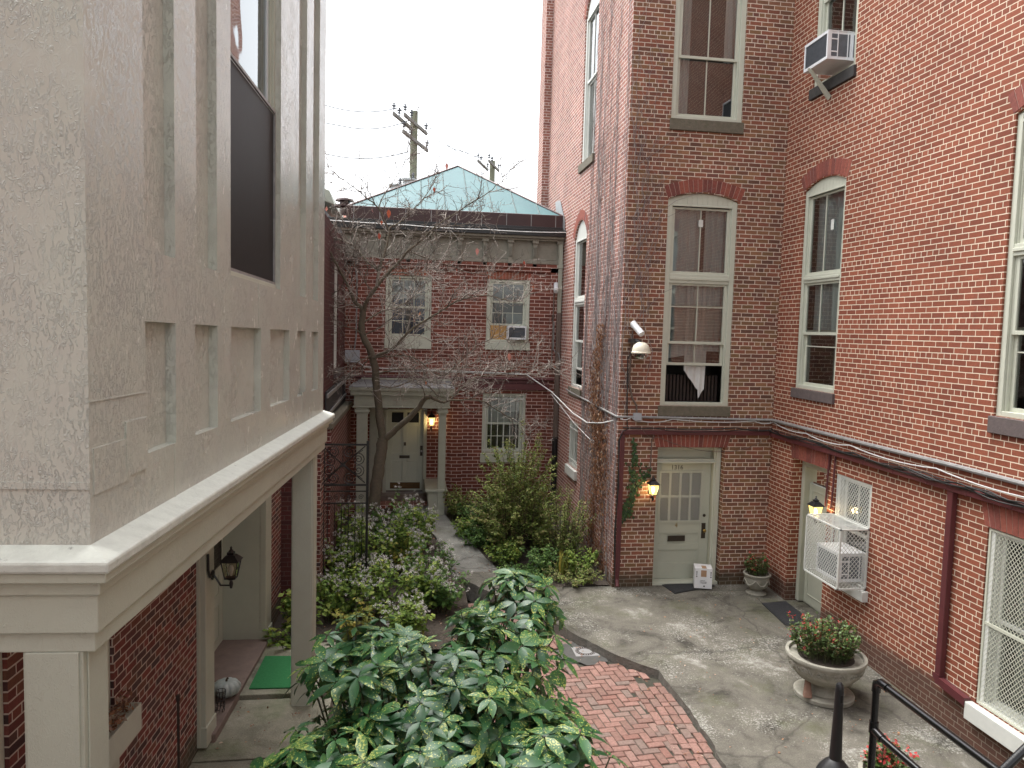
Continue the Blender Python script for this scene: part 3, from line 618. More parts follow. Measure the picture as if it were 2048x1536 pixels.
# ------------------------------------------------------------------ the brick tower with door 1316
tower = thing('brick_tower', 'tall rough brown-red brick building with the numbered door and a vine-grown left side', 'building', (5.05, 13.5, 0))
tw = MB()
wall(tw, FT, XL, XR, -0.4, 13.4, [(4.37, 5.60, -0.4, 2.47, 0, 0.32), (4.37, 5.62, 3.20, 6.72, 0.12, 0.12), (4.36, 5.62, 8.05, 11.4, 0.12, 0.12)])
tw.build('wall', M['brick_tower'], tower); tw = MB()
wall(tw, FL, -20.3, -YT, -0.4, 13.4, [(-16.25, -15.15, 3.22, 6.42, 0.36, 0.12), (-15.9, -14.75, 7.95, 10.95, 0.40, 0.12), (-16.22, -15.35, 1.48, 2.48, 0, 0.14)])
tw.box(W, XL-0.18, XL+0.01, 19.6, 20.3, -0.4, 13.4)
tw.quad((XL, YT, 13.4), (XR+6, YT, 13.4), (XR+6, 20.3, 13.4), (XL, 20.3, 13.4)); tw.quad((XL, 20.3, -.4), (XR+6, 20.3, -.4), (XR+6, 20.3, 13.4), (XL, 20.3, 13.4))
tw.build('side_wall', M['brick_side'], tower)
w = window(tower, FT, 4.37, 5.62, 3.20, 6.72, 0.12, [(5.47, 6.60, .07, [.5], []), (4.27, 5.31, .06, [.5], [.62]), (3.90, 4.94, .10, [.5], [])], rails=[(5.31, 5.47)], dep=.12, sill=(.03, 3.02, 3.198, .035, 'stone_sill'), head=.09)
voussoirs(w, FT, 4.36, 5.66, 6.735, .125, .21, M['voussoir'])
curtain(w, FT, 4.85, 5.28, 3.26, 5.3, -.20, 3, .025, M['curtain'], .1, hem=lambda s: 0.55-0.5*s if s < .72 else 0.05+(s-.72)*.6)
curtain(w, FT, 4.48, 5.05, 4.0, 6.6, -.20, 4, .025, M['sheer'], 0, hem=lambda s: 0.1*s)
curtain(w, FT, 5.12, 5.52, 4.15, 6.6, -.20, 4, .025, M['sheer'], 0)
rf = MB()
for k in range(16): rf.box(FT, 4.52+k*.065, 4.565+k*.065, -.42, -.32, 3.25, 3.72)
rf.build('radiator', M['rust'], w, bevel=.012)
tg = MB(); tg.box(FT, 4.95, 5.03, -.066, -.062, 6.28, 6.40); tg.build('paper_note', M['white'], w)
w = window(tower, FT, 4.36, 5.62, 8.05, 11.4, 0.12, [(9.07, 10.3, .06, [.5], []), (8.12, 9.12, .10, [.5], [])], rails=[(10.3, 10.42)], dep=.12, sill=(.02, 7.86, 8.048, .04, 'stone_sill'), head=.09)
voussoirs(w, FT, 4.35, 5.63, 11.42, .125, .21, M['voussoir'])
curtain(w, FT, 4.46, 4.72, 8.1, 11, -.22, 4, .02, M['sheer']); curtain(w, FT, 5.33, 5.52, 9.1, 11, -.22, 3, .02, M['curtain'], -.8)
w = window(tower, FL, -16.25, -15.15, 3.22, 6.42, 0.36, [(5.15, 6.36, .07, [], []), (4.2, 5.0, .06, [], []), (3.6, 4.25, .10, [], [])], rails=[(5.0, 5.15)], dep=.12, sill=(.03, 3.04, 3.218, .04, 'stone_sill'), head=.05, glass='glass_dark', fmat='white')
voussoirs(w, FL, -16.26, -15.14, 6.43, .36, .2, M['voussoir'])
w = window(tower, FL, -15.9, -14.75, 7.95, 10.95, 0.40, [(9.6, 10.9, .06, [.5], []), (8.0, 9.6, .10, [.5], [])], dep=.12, sill=(.05, 7.78, 7.948, .05, 'stone_sill'), head=.05, glass='glass_dark', fmat='white')
voussoirs(w, FL, -15.92, -14.73, 10.96, .40, .2, M['voussoir'])
w = window(tower, FL, -16.22, -15.35, 1.48, 2.48, 0, [(1.54, 2.42, .10, [.5], [.5])], dep=.14, sill=(.05, 1.28, 1.478, .06, 'white'), glass='glass_dark', fmat='white')
gb = MB()
for k in range(7): u = lerp(-16.18, -15.4, k/6); gb.tube([FL(u, -.02, 1.5), FL(u, -.02, 2.45)], .008, 6)
for z in (1.62, 2.3): gb.box(FL, -16.22, -15.36, -.03, -.012, z, z+.025)
gb.build('security_bar', M['white'], w)
# door 1316
dr = MB(); FD = lambda u, d, z: FT(u, d-.30, z)
dr.box(FT, 4.371, 4.43, -.32, -.17, 0.0, 2.46); dr.box(FT, 5.47, 5.599, -.32, -.15, 0.0, 2.46); dr.box(FT, 5.50, 5.58, -.15, -.12, 0.0, 2.44); dr.box(FT, 4.43, 5.47, -.32, -.16, 2.16, 2.24); dr.box(FT, 4.43, 5.47, -.32, -.19, 2.40, 2.46); dr.box(FT, 4.43, 5.47, -.33, -.30, 2.24, 2.40)
dr.box(FT, 4.372, 5.598, -.48, -.05, -0.04, 0.045); dr.box(FT, 4.40, 5.5, -.19, -.12, 2.17, 2.20)
dframe = dr.build('door_frame', M['frame'], tower, bevel=.006)
voussoirs(dframe, FT, 4.33, 5.64, 2.475, 0, .27, M['voussoir'], .075, .07)
lf = MB(); u0, u1 = 4.435, 5.465
lf.box(FD, u0, u0+.10, 0, .045, .05, 2.15); lf.box(FD, u1-.17, u1, 0, .045, .05, 2.15)
for (a, b) in ((.05, .32), (.58, .68), (.88, 1.10), (1.98, 2.15)): lf.box(FD, u0+.10, u1-.17, 0, .045, a, b)
for (a, b) in ((.32, .58), (.68, .88)): lf.box(FD, u0+.10, u1-.17, 0, .028, a, b); panel(lf, FD, u0+.10, u1-.17, a, b, .028, .02, .012)
door = lf.build('door', M['door'], tower, bevel=.004)
mu = MB(); ga, gc, gz0, gz1 = u0+.10, u1-.17, 1.10, 1.98
for k in (1, 2, 3): u = lerp(ga, gc, k/4); mu.box(FD, u-.018, u+.018, 0.005, .03, gz0, gz1)
mu.box(FD, ga, gc, .005, .028, 1.52, 1.56); rect_frame(mu, FD, ga-.03, gc+.03, gz0-.03, gz1+.03, .046, .062, .035)
mu.build('glazing_bar', M['door'], door)
pn = MB(); pn.quad(FD(ga, .012, gz0), FD(gc, .012, gz0), FD(gc, .012, gz1), FD(ga, .012, gz1)); pn.build('pane', M['glass_pale'], door)
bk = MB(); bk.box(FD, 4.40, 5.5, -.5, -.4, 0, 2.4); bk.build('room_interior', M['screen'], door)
lt = MB(); lattice(lt, FD, ga, gc, gz0, gz1, .055, .040, .066, .006); lt.build('security_mesh', M['white'], door)
ms = MB(); rect_frame(ms, FD, 4.71, 5.03, .735, .835, .045, .058, .016); ms.box(FD, 4.72, 5.02, .045, .051, .74, .83); ms.build('mail_slot', M['bronze'], door)
lk = MB(); lk.box(FD, 5.335, 5.41, .045, .052, .78, 1.06); lk.build('lock_plate', M['bronze'], door)
kb = MB(); kb.lathe((0, 0, 0), [(.012, 0), (.012, .03), (.03, .045), (.032, .06), (.02, .075)], 16)
kb.v = [tuple(FD(5.375+x, .052+z, .93+y)) for x, y, z in kb.v]; kb.build('door_knob', M['brass'], door, smooth=True)
kl = MB(); kl.lathe((0, 0, 0), [(.028, 0), (.028, .012), (.012, .016)], 14); kl.v = [tuple(FD(5.375+x, .045+z, 1.2+y)) for x, y, z in kl.v]; kl.build('deadbolt', M['bronze'], door, smooth=True)
writing('house_number', '1316', FD, 4.83, 2.035, .046, .115, M['bronze'], door); writing('house_number', '4', FD, 4.86, .985, .046, .12, M['brass'], door)

# ------------------------------------------------------------------ the long red wing on the right
wing = thing('brick_wing', 'long bright red brick wing on the right with neat pale mortar joints', 'building', (8.0, 6.0, 0))
rw = MB()
wall(rw, FR, -YT, 3.0, -0.4, 13.3, [(-11.73, -10.55, 3.60, 6.82, 0.13, 0.12), (-7.42, -6.24, 3.64, 6.90, 0.13, 0.12), (-11.66, -10.50, 8.44, 11.3, 0.12, 0.12),
    (-11.65, -10.56, -0.4, 2.43, 0, 0.34), (-10.36, -9.48, .92, 2.42, 0, .14), (-7.38, -6.15, .37, 2.40, 0, .16), (-9.93, -9.72, .06, .30, 0, .1)])
rw.quad((XR, -3, 13.3), (XR+6, -3, 13.3), (XR+6, YT, 13.3), (XR, YT, 13.3)); rw.quad((XR, -3, -.4), (XR+6, -3, -.4), (XR+6, -3, 13.3), (XR, -3, 13.3))
rw.build('wall', M['brick_right'], wing); rw = MB(); rw.box(W, -9.0, -1.3, -3.0, -2.0, -.4, 10.5); rw.build('bay_shade_wall', M['brick_right'], wing)   # unseen block added behind the viewpoint to dim the bay's near face
def tall(u0, u1, z0, z1, sz, sm):
    h = z1-z0
    w = window(wing, FR, u0, u1, z0, z1, .13, [(z0+h*.575, z1-.10, .07, [.45], []), (z0+h*.275, z0+h*.535, .06, [.45], []), (z0+.06, z0+h*.30, .10, [], [.72])], rails=[(z0+h*.535, z0+h*.575)], dep=.12, sill=(.03, sz, z0-.002, .045, sm), head=.08, cw=.075)
    voussoirs(w, FR, u0-.03, u1+.03, z1+.012, .135, .24, M['voussoir'])
    return w
w = tall(-11.73, -10.55, 3.60, 6.82, 3.44, 'brown_sill'); curtain(w, FR, -11.62, -10.66, 4.5, 6.9, -.22, 7, .025, M['sheer']); curtain(w, FR, -11.0, -10.7, 3.7, 6.7, -.27, 3, .02, M['sheer']); tg = MB(); tg.box(FR, -11.02, -10.94, -.076, -.072, 6.12, 6.28); tg.build('paper_note', M['white'], w)
w = tall(-7.42, -6.24, 3.64, 6.90, 3.45, 'brown_sill'); curtain(w, FR, -7.3, -6.35, 4.5, 6.9, -.22, 7, .025, M['sheer'])
w = window(wing, FR, -11.66, -10.50, 8.44, 11.3, .12, [(9.75, 11.2, .06, [.5], []), (8.95, 9.8, .10, [.5], [])], dep=.12, sill=(.04, 8.27, 8.438, .045, 'black_sill'))
d2 = MB(); d2.box(FR, -11.649, -11.55, -.34, -.18, 0, 2.42); d2.box(FR, -10.66, -10.561, -.34, -.18, 0, 2.42); d2.box(FR, -11.55, -10.66, -.34, -.18, 2.30, 2.42); d2.box(FR, -11.64, -10.57, -.40, -.30, -.06, .0)
d2f = d2.build('door_frame', M['door'], wing, bevel=.006); voussoirs(d2f, FR, -11.68, -10.52, 2.432, 0, .30, M['voussoir'], .075, .06)
FD2 = lambda u, d, z: FR(u, d-.32, z); lf = MB()
lf.box(FD2, -11.55, -10.66, 0, .045, .0, 2.02); panel(lf, FD2, -11.45, -10.76, .15, .9, .045); panel(lf, FD2, -11.45, -10.76, 1.05, 1.92, .045)
d2d = lf.build('door', M['door'], wing, bevel=.004); tp = MB(); tp.box(FD2, -11.55, -10.66, .01, .03, 2.06, 2.30); tp.build('transom', M['glass_dark'], d2d)
kb = MB(); kb.lathe((0, 0, 0), [(.012, 0), (.012, .03), (.03, .045), (.02, .075)], 12); kb.v = [tuple(FD2(-10.74+x, .045+z, 1.0+y)) for x, y, z in kb.v]; kb.build('door_knob', M['brass'], d2d, smooth=True)
w = window(wing, FR, -10.36, -9.48, .92, 2.42, 0, [(1.6, 2.36, .09, [.5], []), (.98, 1.62, .11, [], [])], dep=.14, sill=(.06, .77, .918, .09, 'white'), glass='glass_dark', fmat='white')
sm = MB(); lattice(sm, FR, -10.34, -9.50, 1.80, 2.40, -.02, .058, .066, .0065); rect_frame(sm, FR, -10.35, -9.49, 1.79, 2.41, -.035, -.012, .022); sm.build('security_mesh', M['white'], w)
w = window(wing, FR, -7.38, -6.15, .37, 2.40, 0, [(1.35, 2.34, .10, [.5], []), (.43, 1.38, .12, [.5], [])], dep=.16, sill=(.05, .17, .368, .09, 'white'), glass='glass_dark', fmat='white')
voussoirs(w, FR, -7.42, -6.1, 2.402, 0, .33, M['voussoir'], .075, .10)
sm = MB(); lattice(sm, FR, -7.35, -6.18, .40, 2.37, -.03, .050, .060, .0065); rect_frame(sm, FR, -7.37, -6.16, .38, 2.39, -.045, -.012, .026); sm.box(FR, -7.35, -6.18, -.04, -.015, 1.30, 1.335); sm.build('security_mesh', M['frame'], w)
curtain(w, FR, -7.2, -6.3, .5, 2.3, -.3, 5, .03, M['sheer'])
vg = MB()
for k in range(7): vg.box(FR, -9.93, -9.72, -.09, -.05, .07+k*.033, .085+k*.033)
rect_frame(vg, FR, -9.945, -9.705, .045, .315, -.05, .006, .02); vg.box(FR, -9.93, -9.72, -.099, -.092, .06, .3); vg.build('air_vent', M['rust'], wing)

# ------------------------------------------------------------------ the small rear house
rear = thing('rear_house', 'two-storey dark red brick house at the back with green copper roof and porch', 'building', (1.1, 19.0, 0.3))
hw = MB()
wall(hw, FB, -1.36, XL-.001, -.1, 6.06, [(-.46, .59, 4.16, 5.60, 0, .09), (1.87, 2.89, 4.13, 5.59, 0, .09), (1.83, 2.86, 1.50, 2.92, 0, .09), (-.47, .54, -.1, 2.53, 0, .12)])
hw.quad((-1.36, YB, -.1), (-1.36, 22.6, -.1), (-1.36, 22.6, 6.06), (-1.36, YB, 6.06))
hw.box(FB, 3.36, XL-.004, 0.004, .05, -.1, 5.95); hw.box(FB, -1.362, -1.1, 0.004, .05, -.1, 5.95); hw.box(FB, 1.08, 1.36, .004, .05, -.1, 3.2)
hw.box(FB, -1.36, 3.63, .003, .05, 5.78, 5.88); hw.box(FB, -1.36, 3.63, .003, .085, 5.88, 5.97)
hw.build('wall', M['brick_rear'], rear)
cn = MB(); cn.box(FB, -1.42, 3.63, -.05, .03, 6.065, 6.50); cn.box(FB, -1.42, 3.63, .0, .06, 5.975, 6.06); cn.box(FB, -1.44, 3.63, -.05, .16, 6.50, 6.545); cn.box(FB, -1.46, 3.63, -.05, .24, 6.545, 6.60)
corn = cn.build('cornice', M['cornice'], rear, bevel=.006)
for k in range(9):
    x = 3.55-.585*k
    if x < -1.3: break
    b = MB(); b.box(FB, x-.055, x+.055, .03, .13, 6.42, 6.498); b.box(FB, x-.075, x+.075, .03, .155, 6.44, 6.499)
    for (z0, z1, d) in ((6.32, 6.42, .115), (6.22, 6.32, .095), (6.12, 6.22, .08)): b.box(FB, x-.05, x+.05, .03, d, z0, z1)
    for q in (-.03, 0, .03): b.box(FB, x+q-.008, x+q+.008, .08, .125, 6.13, 6.36)
    b.box(FB, x-.05, x+.05, .0, .085, 5.90, 6.12); b.build('bracket', M['cornice'], rear, bevel=.004)
gt = MB(); gt.box(FB, -3.2, 3.78, .10, .30, 6.60, 6.74); gt.box(FB, -3.2, 3.78, .29, .315, 6.725, 6.745); gt.box(FB, -3.0, 3.60, -.1, .12, 6.60, 6.83); gt.build('gutter', M['black_metal'], rear, bevel=.006)
fa = MB(); fa.box(FB, -1.36, 3.63, -.12, .0, 6.83, 7.11); fa.box(W, -1.36, -1.24, 17.62, 22.6, 6.5, 7.11); fa.build('parapet', M['brown_metal'], rear, bevel=.006)
fs = MB()
for k in range(9): fs.box(FB, -1.2+k*.58, -1.185+k*.58, .0, .008, 6.83, 7.11)
fs.build('parapet_seam', M['conduit_grey'], rear)
seams = []; rfm = MB(); ap = Vector((1.30, 20.05, 8.66)); c = [Vector((-1.33, 17.52, 7.112)), Vector((3.62, 17.52, 7.112)), Vector((3.62, 22.6, 7.112)), Vector((-1.33, 22.6, 7.112))]
rfm.add(c+[ap], ((0, 1, 4), (1, 2, 4), (2, 3, 4), (3, 0, 4)))
for k in range(1, 9):                             # standing seams on the front slope
    x = lerp(-1.33, 3.62, k/9); b0 = Vector((x, 17.52, 7.115)); 
    side = c[0] if x < ap.x else c[1]; t = (x-side.x)/(ap.x-side.x); tp = side.lerp(ap, t); tp.x = x
    seams.append((b0, tp))
roof = rfm.build('roof', M['copper'], rear)
for (b0, tp) in seams: q = MB(); q.tube([b0, tp], .016, 5); q.build('roof_seam', M['copper_seam'], roof)
rg = MB(); rg.tube([c[0], ap], .03, 6); rg.tube([c[1], ap], .03, 6); rg.tube([c[0], c[1]], .018, 6); rg.build('ridge_cap', M['brown_metal'], roof, smooth=True)
vt = MB(); vt.lathe((-1.45, 18.2, 7.0), [(.10, 0), (.10, .16), (.24, .18), (.24, .22), (.12, .24), (.12, .30), (.22, .32), (.2, .36), (.05, .40)], 14); vt.build('roof_vent', M['brown_metal'], rear, smooth=True)
fl = MB(); fl.quad((XL-.02, 17.3, 7.0), (XL-.02, 18.2, 7.0), (XL-.02, 18.5, 7.6), (XL-.02, 17.9, 7.55)); fl.quad((XL-.02, 17.25, 6.7), (XL-.02, 18.2, 6.7), (XL-.02, 18.2, 7.0), (XL-.02, 17.3, 7.0)); fl.build('flashing', M['grey_metal'], rear)
ds = MB(); ds.box(FB, 3.53, 3.62, .06, .15, 4.85, 6.55); ds.box(FB, 3.50, 3.63, .04, .16, 5.88, 5.96); ds.build('downspout', M['rear_trim'], rear, bevel=.01)
ds = MB(); ds.box(FB, 3.525, 3.625, .06, .16, 1.9, 4.85); ds.build('downspout', M['brown_pipe'], rear, bevel=.01)
ds = MB(); ds.tube([FB(3.57, .11, .2), FB(3.57, .11, 1.92)], .065, 10); ds.build('downspout', M['black_metal'], rear, smooth=True)
w = window(rear, FB, -.46, .59, 4.16, 5.60, 0, [(4.86, 5.53, .05, [.333, .667], [.5]), (4.22, 4.90, .08, [.333, .667], [.5])], dep=.09, cw=.085, sill=(.01, 3.93, 4.158, .05, 'frame'), room=.9)
voussoirs(w, FB, -.46, .59, 5.605, 0, .17, M['voussoir_rear'], .07, .02)
bl = MB(); bl.box(FB, -.36, .49, -.16, -.15, 5.08, 5.54)
for k in range(12): bl.box(FB, -.36, .49, -.15, -.142, 5.09+k*.037, 5.117+k*.037)
bl.build('blind', M['blind'], w); curtain(w, FB, -.4, .0, 4.2, 5.1, -.2, 4, .02, M['blue_cloth']); curtain(w, FB, .12, .5, 4.2, 5.1, -.2, 4, .02, M['blue_cloth'])
w = window(rear, FB, 1.87, 2.89, 4.13, 5.59, 0, [(5.05, 5.52, .05, [.333, .667], []), (4.52, 5.10, .08, [.333, .667], [.5])], dep=.09, cw=.085, sill=(.02, 3.95, 4.128, .05, 'frame'), room=.9)
voussoirs(w, FB, 1.87, 2.89, 5.595, 0, .17, M['voussoir_rear'], .07, .02)
pb = MB(); pb.box(FB, 1.975, 2.42, -.07, -.05, 4.19, 4.52); pb.build('plywood_panel', M['plywood'], w)
bl = MB(); bl.box(FB, 1.98, 2.78, -.2, -.19, 4.5, 4.56); bl.box(FB, 2.35, 2.75, -.16, -.155, 4.55, 4.80); bl.build('paper_note', M['sheer'], w)
w = window(rear, FB, 1.83, 2.86, 1.50, 2.92, 0, [(2.18, 2.86, .05, [], []), (1.56, 2.22, .08, [.5], [.5])], dep=.09, cw=.075, sill=(.03, 1.28, 1.498, .06, 'frame'), room=.9)
bl = MB(); bl.box(FB, 1.93, 2.76, -.15, -.14, 2.2, 2.88); bl.build('blind', M['blind'], w)
gb = MB()
for k in range(7): u = lerp(1.90, 2.79, k/6); gb.tube([FB(u, .015, 1.51), FB(u, .015, 2.90)], .009, 6)
gb.box(FB, 1.86, 2.83, .012, .022, 1.56, 1.585); gb.box(FB, 1.86, 2.83, .012, .022, 2.78, 2.805); gb.build('security_bar', M['white'], w)
fg = MB(); fg.lathe(FB(2.55, .12, 1.40), [(.03, 0), (.075, .02), (.06, .10), (.09, .2), (.07, .26), (.10, .30), (.10, .33), (.05, .35)], 14); 
belt = MB(); belt.tube([FB(-1.3, .06, 3.27), FB(3.5, .06, 3.27)], .035, 8); belt.box(FB, 1.3, 3.4, .003, .07, 3.02, 3.16); belt.box(FB, -1.3, 3.4, .003, .045, 3.17, 3.24); belt.build('belt_course', M['red_duct'], rear, smooth=True)
# porch
YP = 16.25; FP = lambda u, d, z: Vector((u, YP-d, z))
for cx in (-.885, .835):
    hwid = .115 if cx < 0 else .08
    cb = MB(); cb.box(FP, cx-hwid, cx+hwid, -.16, .0, -.05, 2.55); cb.box(FP, cx-hwid-.015, cx+hwid+.015, -.17, .012, 2.55, 2.58); cb.box(FP, cx-hwid-.04, cx+hwid+.04, -.19, .035, 2.58, 2.64); cb.box(FP, cx-hwid-.025, cx+hwid+.025, -.18, .02, 2.64, 2.685)
    cb.build('porch_column', M['rear_trim'], rear, bevel=.006)
pr = MB(); pr.box(FP, -1.06, .98, -.22, .03, 2.69, 2.955); pr.box(FP, -1.04, -.84, -1.2, -.22, 2.69, 2.955); pr.box(FP, .72, .95, -1.2, -.22, 2.69, 2.955)
pr.box(FP, -1.09, 1.0, -.23, .05, 2.685, 2.715); pr.box(FP, -1.13, 1.05, -1.2, .09, 2.956, 3.06); pr.box(FP, -1.16, 1.08, -1.2, .13, 3.06, 3.13); pr.box(FP, -.98, 1.06, -1.22, -1.16, 3.16, 3.245); pr.box(FP, -.84, .72, -1.2, -.22, 2.80, 2.83)
pr.build('porch_roof', M['rear_trim'], rear, bevel=.008)
ps = MB(); ps.hexa([Vector(p) for p in ((-1.17, YP-.14, 3.131), (1.09, YP-.14, 3.131), (1.06, YB-.02, 3.135), (-1.0, YB-.02, 3.135), (-1.15, YP-.12, 3.155), (1.07, YP-.12, 3.155), (1.06, YB-.02, 3.21), (-1.0, YB-.02, 3.21))]); ps.build('porch_roof_slab', M['slate'], rear)
fd = MB(); fd.box(FB, -.469, -.39, -.12, .02, .55, 2.52); fd.box(FB, .46, .539, -.12, .02, .55, 2.52); fd.box(FB, -.39, .46, -.12, .02, 2.50, 2.53); fd.box(FB, -.78, -.56, .004, .04, .45, 2.7); fdo = fd.build('door_frame', M['rear_trim'], rear, bevel=.005)
FD3 = lambda u, d, z: FB(u, d-.10, z); lf = MB(); a, b = -.388, .458
lf.box(FD3, a, a+.11, 0, .045, .60, 2.49); lf.box(FD3, b-.11, b, 0, .045, .60, 2.49); lf.box(FD3, -.01, .08, 0, .045, .60, 2.49)
for (p, q) in ((.60, .78), (1.30, 1.48), (2.13, 2.20), (2.44, 2.49)): lf.box(FD3, a+.11, -.01, 0, .045, p, q); lf.box(FD3, .08, b-.11, 0, .045, p, q)
for (p, q) in ((.78, 1.30), (1.48, 2.13)):
    for (x0, x1) in ((a+.11, -.01), (.08, b-.11)): lf.box(FD3, x0, x1, 0, .03, p, q); panel(lf, FD3, x0, x1, p, q, .03, .02, .012)
rd = lf.build('door', M['door'], rear, bevel=.004)
pn = MB(); pn.box(FD3, a+.11, -.01, .01, .02, 2.20, 2.44); pn.box(FD3, .08, b-.11, .01, .02, 2.20, 2.44); pn.build('pane', M['screen'], rd)
kp = MB(); kp.box(FD3, a+.09, b-.06, .045, .05, .64, .79); kp.build('kick_plate', M['kick'], rd)
ms = MB(); ms.box(FD3, -.09, .15, .045, .055, 1.36, 1.43); ms.build('mail_slot', M['bronze'], rd); kn = MB(); kn.box(FD3, .01, .06, .045, .06, 1.66, 1.74); kn.build('door_knocker', M['bronze'], rd)
lk = MB(); lk.box(FD3, .39, .45, .045, .055, 1.42, 1.66); lk.build('lock_plate', M['bronze'], rd); kb = MB(); kb.lathe((0, 0, 0), [(.012, 0), (.014, .03), (.026, .05), (.015, .07)], 12); kb.v = [tuple(FD3(.42+x, .055+z, 1.54+y)) for x, y, z in kb.v]; kb.build('door_knob', M['grey_metal'], rd, smooth=True)
st = MB(); st.box(W, -.55, .56, 17.16, 17.60, .30, .56); st.box(W, -.55, .56, 17.60, 17.63, .2, .6); st.build('door_step', M['brown_pipe'], rear, bevel=.01)
st = MB(); st.box(W, -.75, .56, 16.85, 17.158, .1, .44); st.box(W, -1.3, -.55, 16.4, 17.47, .1, .45); st.build('brick_step', M['brick_rear'], rear)
ck = MB(); ck.hexa([Vector(p) for p in ((.58, 16.28, .2), (.86, 16.28, .2), (.86, 17.45, .2), (.58, 17.45, .2), (.53, 16.28, .84), (.95, 16.28, .84), (.95, 17.45, .84), (.53, 17.45, .84))]); ck.box(W, .49, .97, 16.22, 17.47, .84, .90); ck.build('step_cheek', M['rear_trim'], rear, bevel=.012)

# ------------------------------------------------------------------ cream bay building on the left (settled, so its lines sink towards the far end)
P0 = Vector((-1.0, 9.0, 0.0)); DU = Vector((.055, 1, -.018)); DW = Vector((1, -.055, 0))
FW = lambda u, d, z: P0 + DU*u + DW*d + Vector((0, 0, z))
UN, UF = -5.65, 0.36
bay = thing('cream_bay_building', 'cream painted bay building close on the left, carried on square porch posts', 'building', (-2.4, 6.0, 0))
bw = MB(); RD = .055
lo = [(-5.05, -4.63), (-4.31, -3.87), (-3.56, -2.72), (-2.40, -1.62), (-1.24, -.80), (-.44, -.02)]
up = [(-5.05, -4.63), (-4.28, -3.88), (-1.23, -.83), (-.45, -.06)]
ops = [(a, b, 3.69, 4.355, 0, RD) for a, b in lo]+[(a, b, 4.71, 9.2, 0, RD) for a, b in up]+[(-3.57, -2.03, 4.71, 8.3, 0, .16)]
wall(bw, FW, UN, UF, 3.34, 9.9, ops)
for a, b in lo: bw.quad(FW(a, -RD, 3.69), FW(b, -RD, 3.69), FW(b, -RD, 4.355), FW(a, -RD, 4.355))
for a, b in up: bw.quad(FW(a, -RD, 4.71), FW(b, -RD, 4.71), FW(b, -RD, 9.2), FW(a, -RD, 9.2))
bw.quad(FW(UN, 0, 3.34), FW(UN, -5, 3.34), FW(UN, -5, 9.9), FW(UN, 0, 9.9)); bw.quad(FW(UF, 0, 3.34), FW(UF, -5, 3.34), FW(UF, -5, 9.9), FW(UF, 0, 9.9)); bw.quad(FW(UN, 0, 9.9), FW(UF, 0, 9.9), FW(UF, -5, 9.9), FW(UN, -5, 9.9))
# lapped sheet seams: thin raised edges of the panelling
bw.box(FW, UN+.005, -5.05, .0, .004, 4.0, 4.004); bw.box(FW, -4.66, -4.64, 0, .003, 3.35, 3.69); bw.box(FW, -2.81, -2.795, 0, .003, 4.355, 4.71); bw.box(FW, -5.62, -5.25, 0, .006, 3.60, 3.80)
bw.box(FW, -5.30, -5.05, 0, .008, 3.62, 3.88); bw.box(FW, -1.0, -.8, 0, .006, 3.52, 3.72); bw.box(FW, UN-.006, UN, -4.8, -.002, 3.63, 3.66)
bw.build('wall', M['cream'], bay)
lg = MB()
def moulding(mb, w0, w1, z0, z1, slope=0.0, far=0.0):
    # runs along the long face and returns along the near end
    e = w1
    i = UN-w0; o = UN-w1; f = UF+e+far
    P = [FW(i, w0, z0), FW(f, w0, z0), FW(f, w1, z0), FW(o, w1, z0), FW(o, -4.9, z0), FW(i, -4.9, z0), FW(i, w0, z1+slope), FW(f, w0, z1+slope), FW(f, w1, z1), FW(o, w1, z1), FW(o, -4.9, z1), FW(i, -4.9, z1+slope)]
    mb.add(P, ((0, 1, 2, 3), (0, 3, 4, 5), (6, 9, 8, 7), (6, 11, 10, 9), (2, 8, 9, 3), (3, 9, 10, 4), (1, 7, 8, 2), (5, 4, 10, 11), (0, 6, 7, 1), (0, 5, 11, 6)))
moulding(lg, -.02, .125, 3.30, 3.352, .045)
lg.build('ledge', M['ledge'], bay, bevel=.012)
fc = MB(); moulding(fc, -.06, .105, 3.255, 3.298); moulding(fc, -.06, .062, 3.19, 3.254); moulding(fc, -.06, .045, 3.02, 3.189); moulding(fc, -.06, .022, 2.93, 3.019)
fc.build('fascia', M['cream_trim'], bay, bevel=.006)
sf = MB(); sf.quad(FW(UN, -.06, 2.95), FW(UF, -.06, 2.95), FW(UF, -4.9, 2.95), FW(UN, -4.9, 2.95)); sf.build('porch_ceiling', M['cream_trim'], bay)
for (u0, u1) in ((-5.665, -5.43), (-.11, .14)):
    pc = MB(); pc.box(FW, u0, u1, -.275, -.03, -.12-.0, 2.935); pc.box(FW, u0-.012, u0, -.262, -.045, -.11, 2.93); pc.box(FW, u0+.03, u1-.03, -.03, -.022, -.11, 2.93)
    pc.build('porch_post', M['cream_trim'], bay, bevel=.012)
# window: dark insect screen below, tall sash above
fm = MB(); fm.box(FW, -3.569, -3.53, -.15, -.05, 4.711, 8.3); fm.box(FW, -2.07, -2.031, -.15, -.05, 4.711, 8.3); fm.box(FW, -3.53, -2.07, -.15, -.03, 4.711, 4.75); fm.box(FW, -2.10, -2.07, -.15, -.075, 4.75, 8.3); fm.box(FW, -3.53, -3.50, -.15, -.075, 4.75, 8.3); fm.box(FW, -2.13, -2.10, -.15, -.10, 4.75, 8.3)
win = fm.build('window', M['cream_trim'], bay, bevel=.004)
sc_ = MB(); sc_.box(FW, -3.53, -2.07, -.055, -.05, 4.76, 6.22); sc_.build('insect_screen', M['screen'], win)
sr = MB(); rect_frame(sr, FW, -3.53, -2.07, 4.75, 6.25, -.052, -.035, .022); sr.build('screen_frame', M['conduit_grey'], win)
sh = MB(); rect_frame(sh, FW, -3.50, -2.13, 6.24, 8.28, -.12, -.085, .05); sh.build('sash', M['tank'], win, bevel=.004)
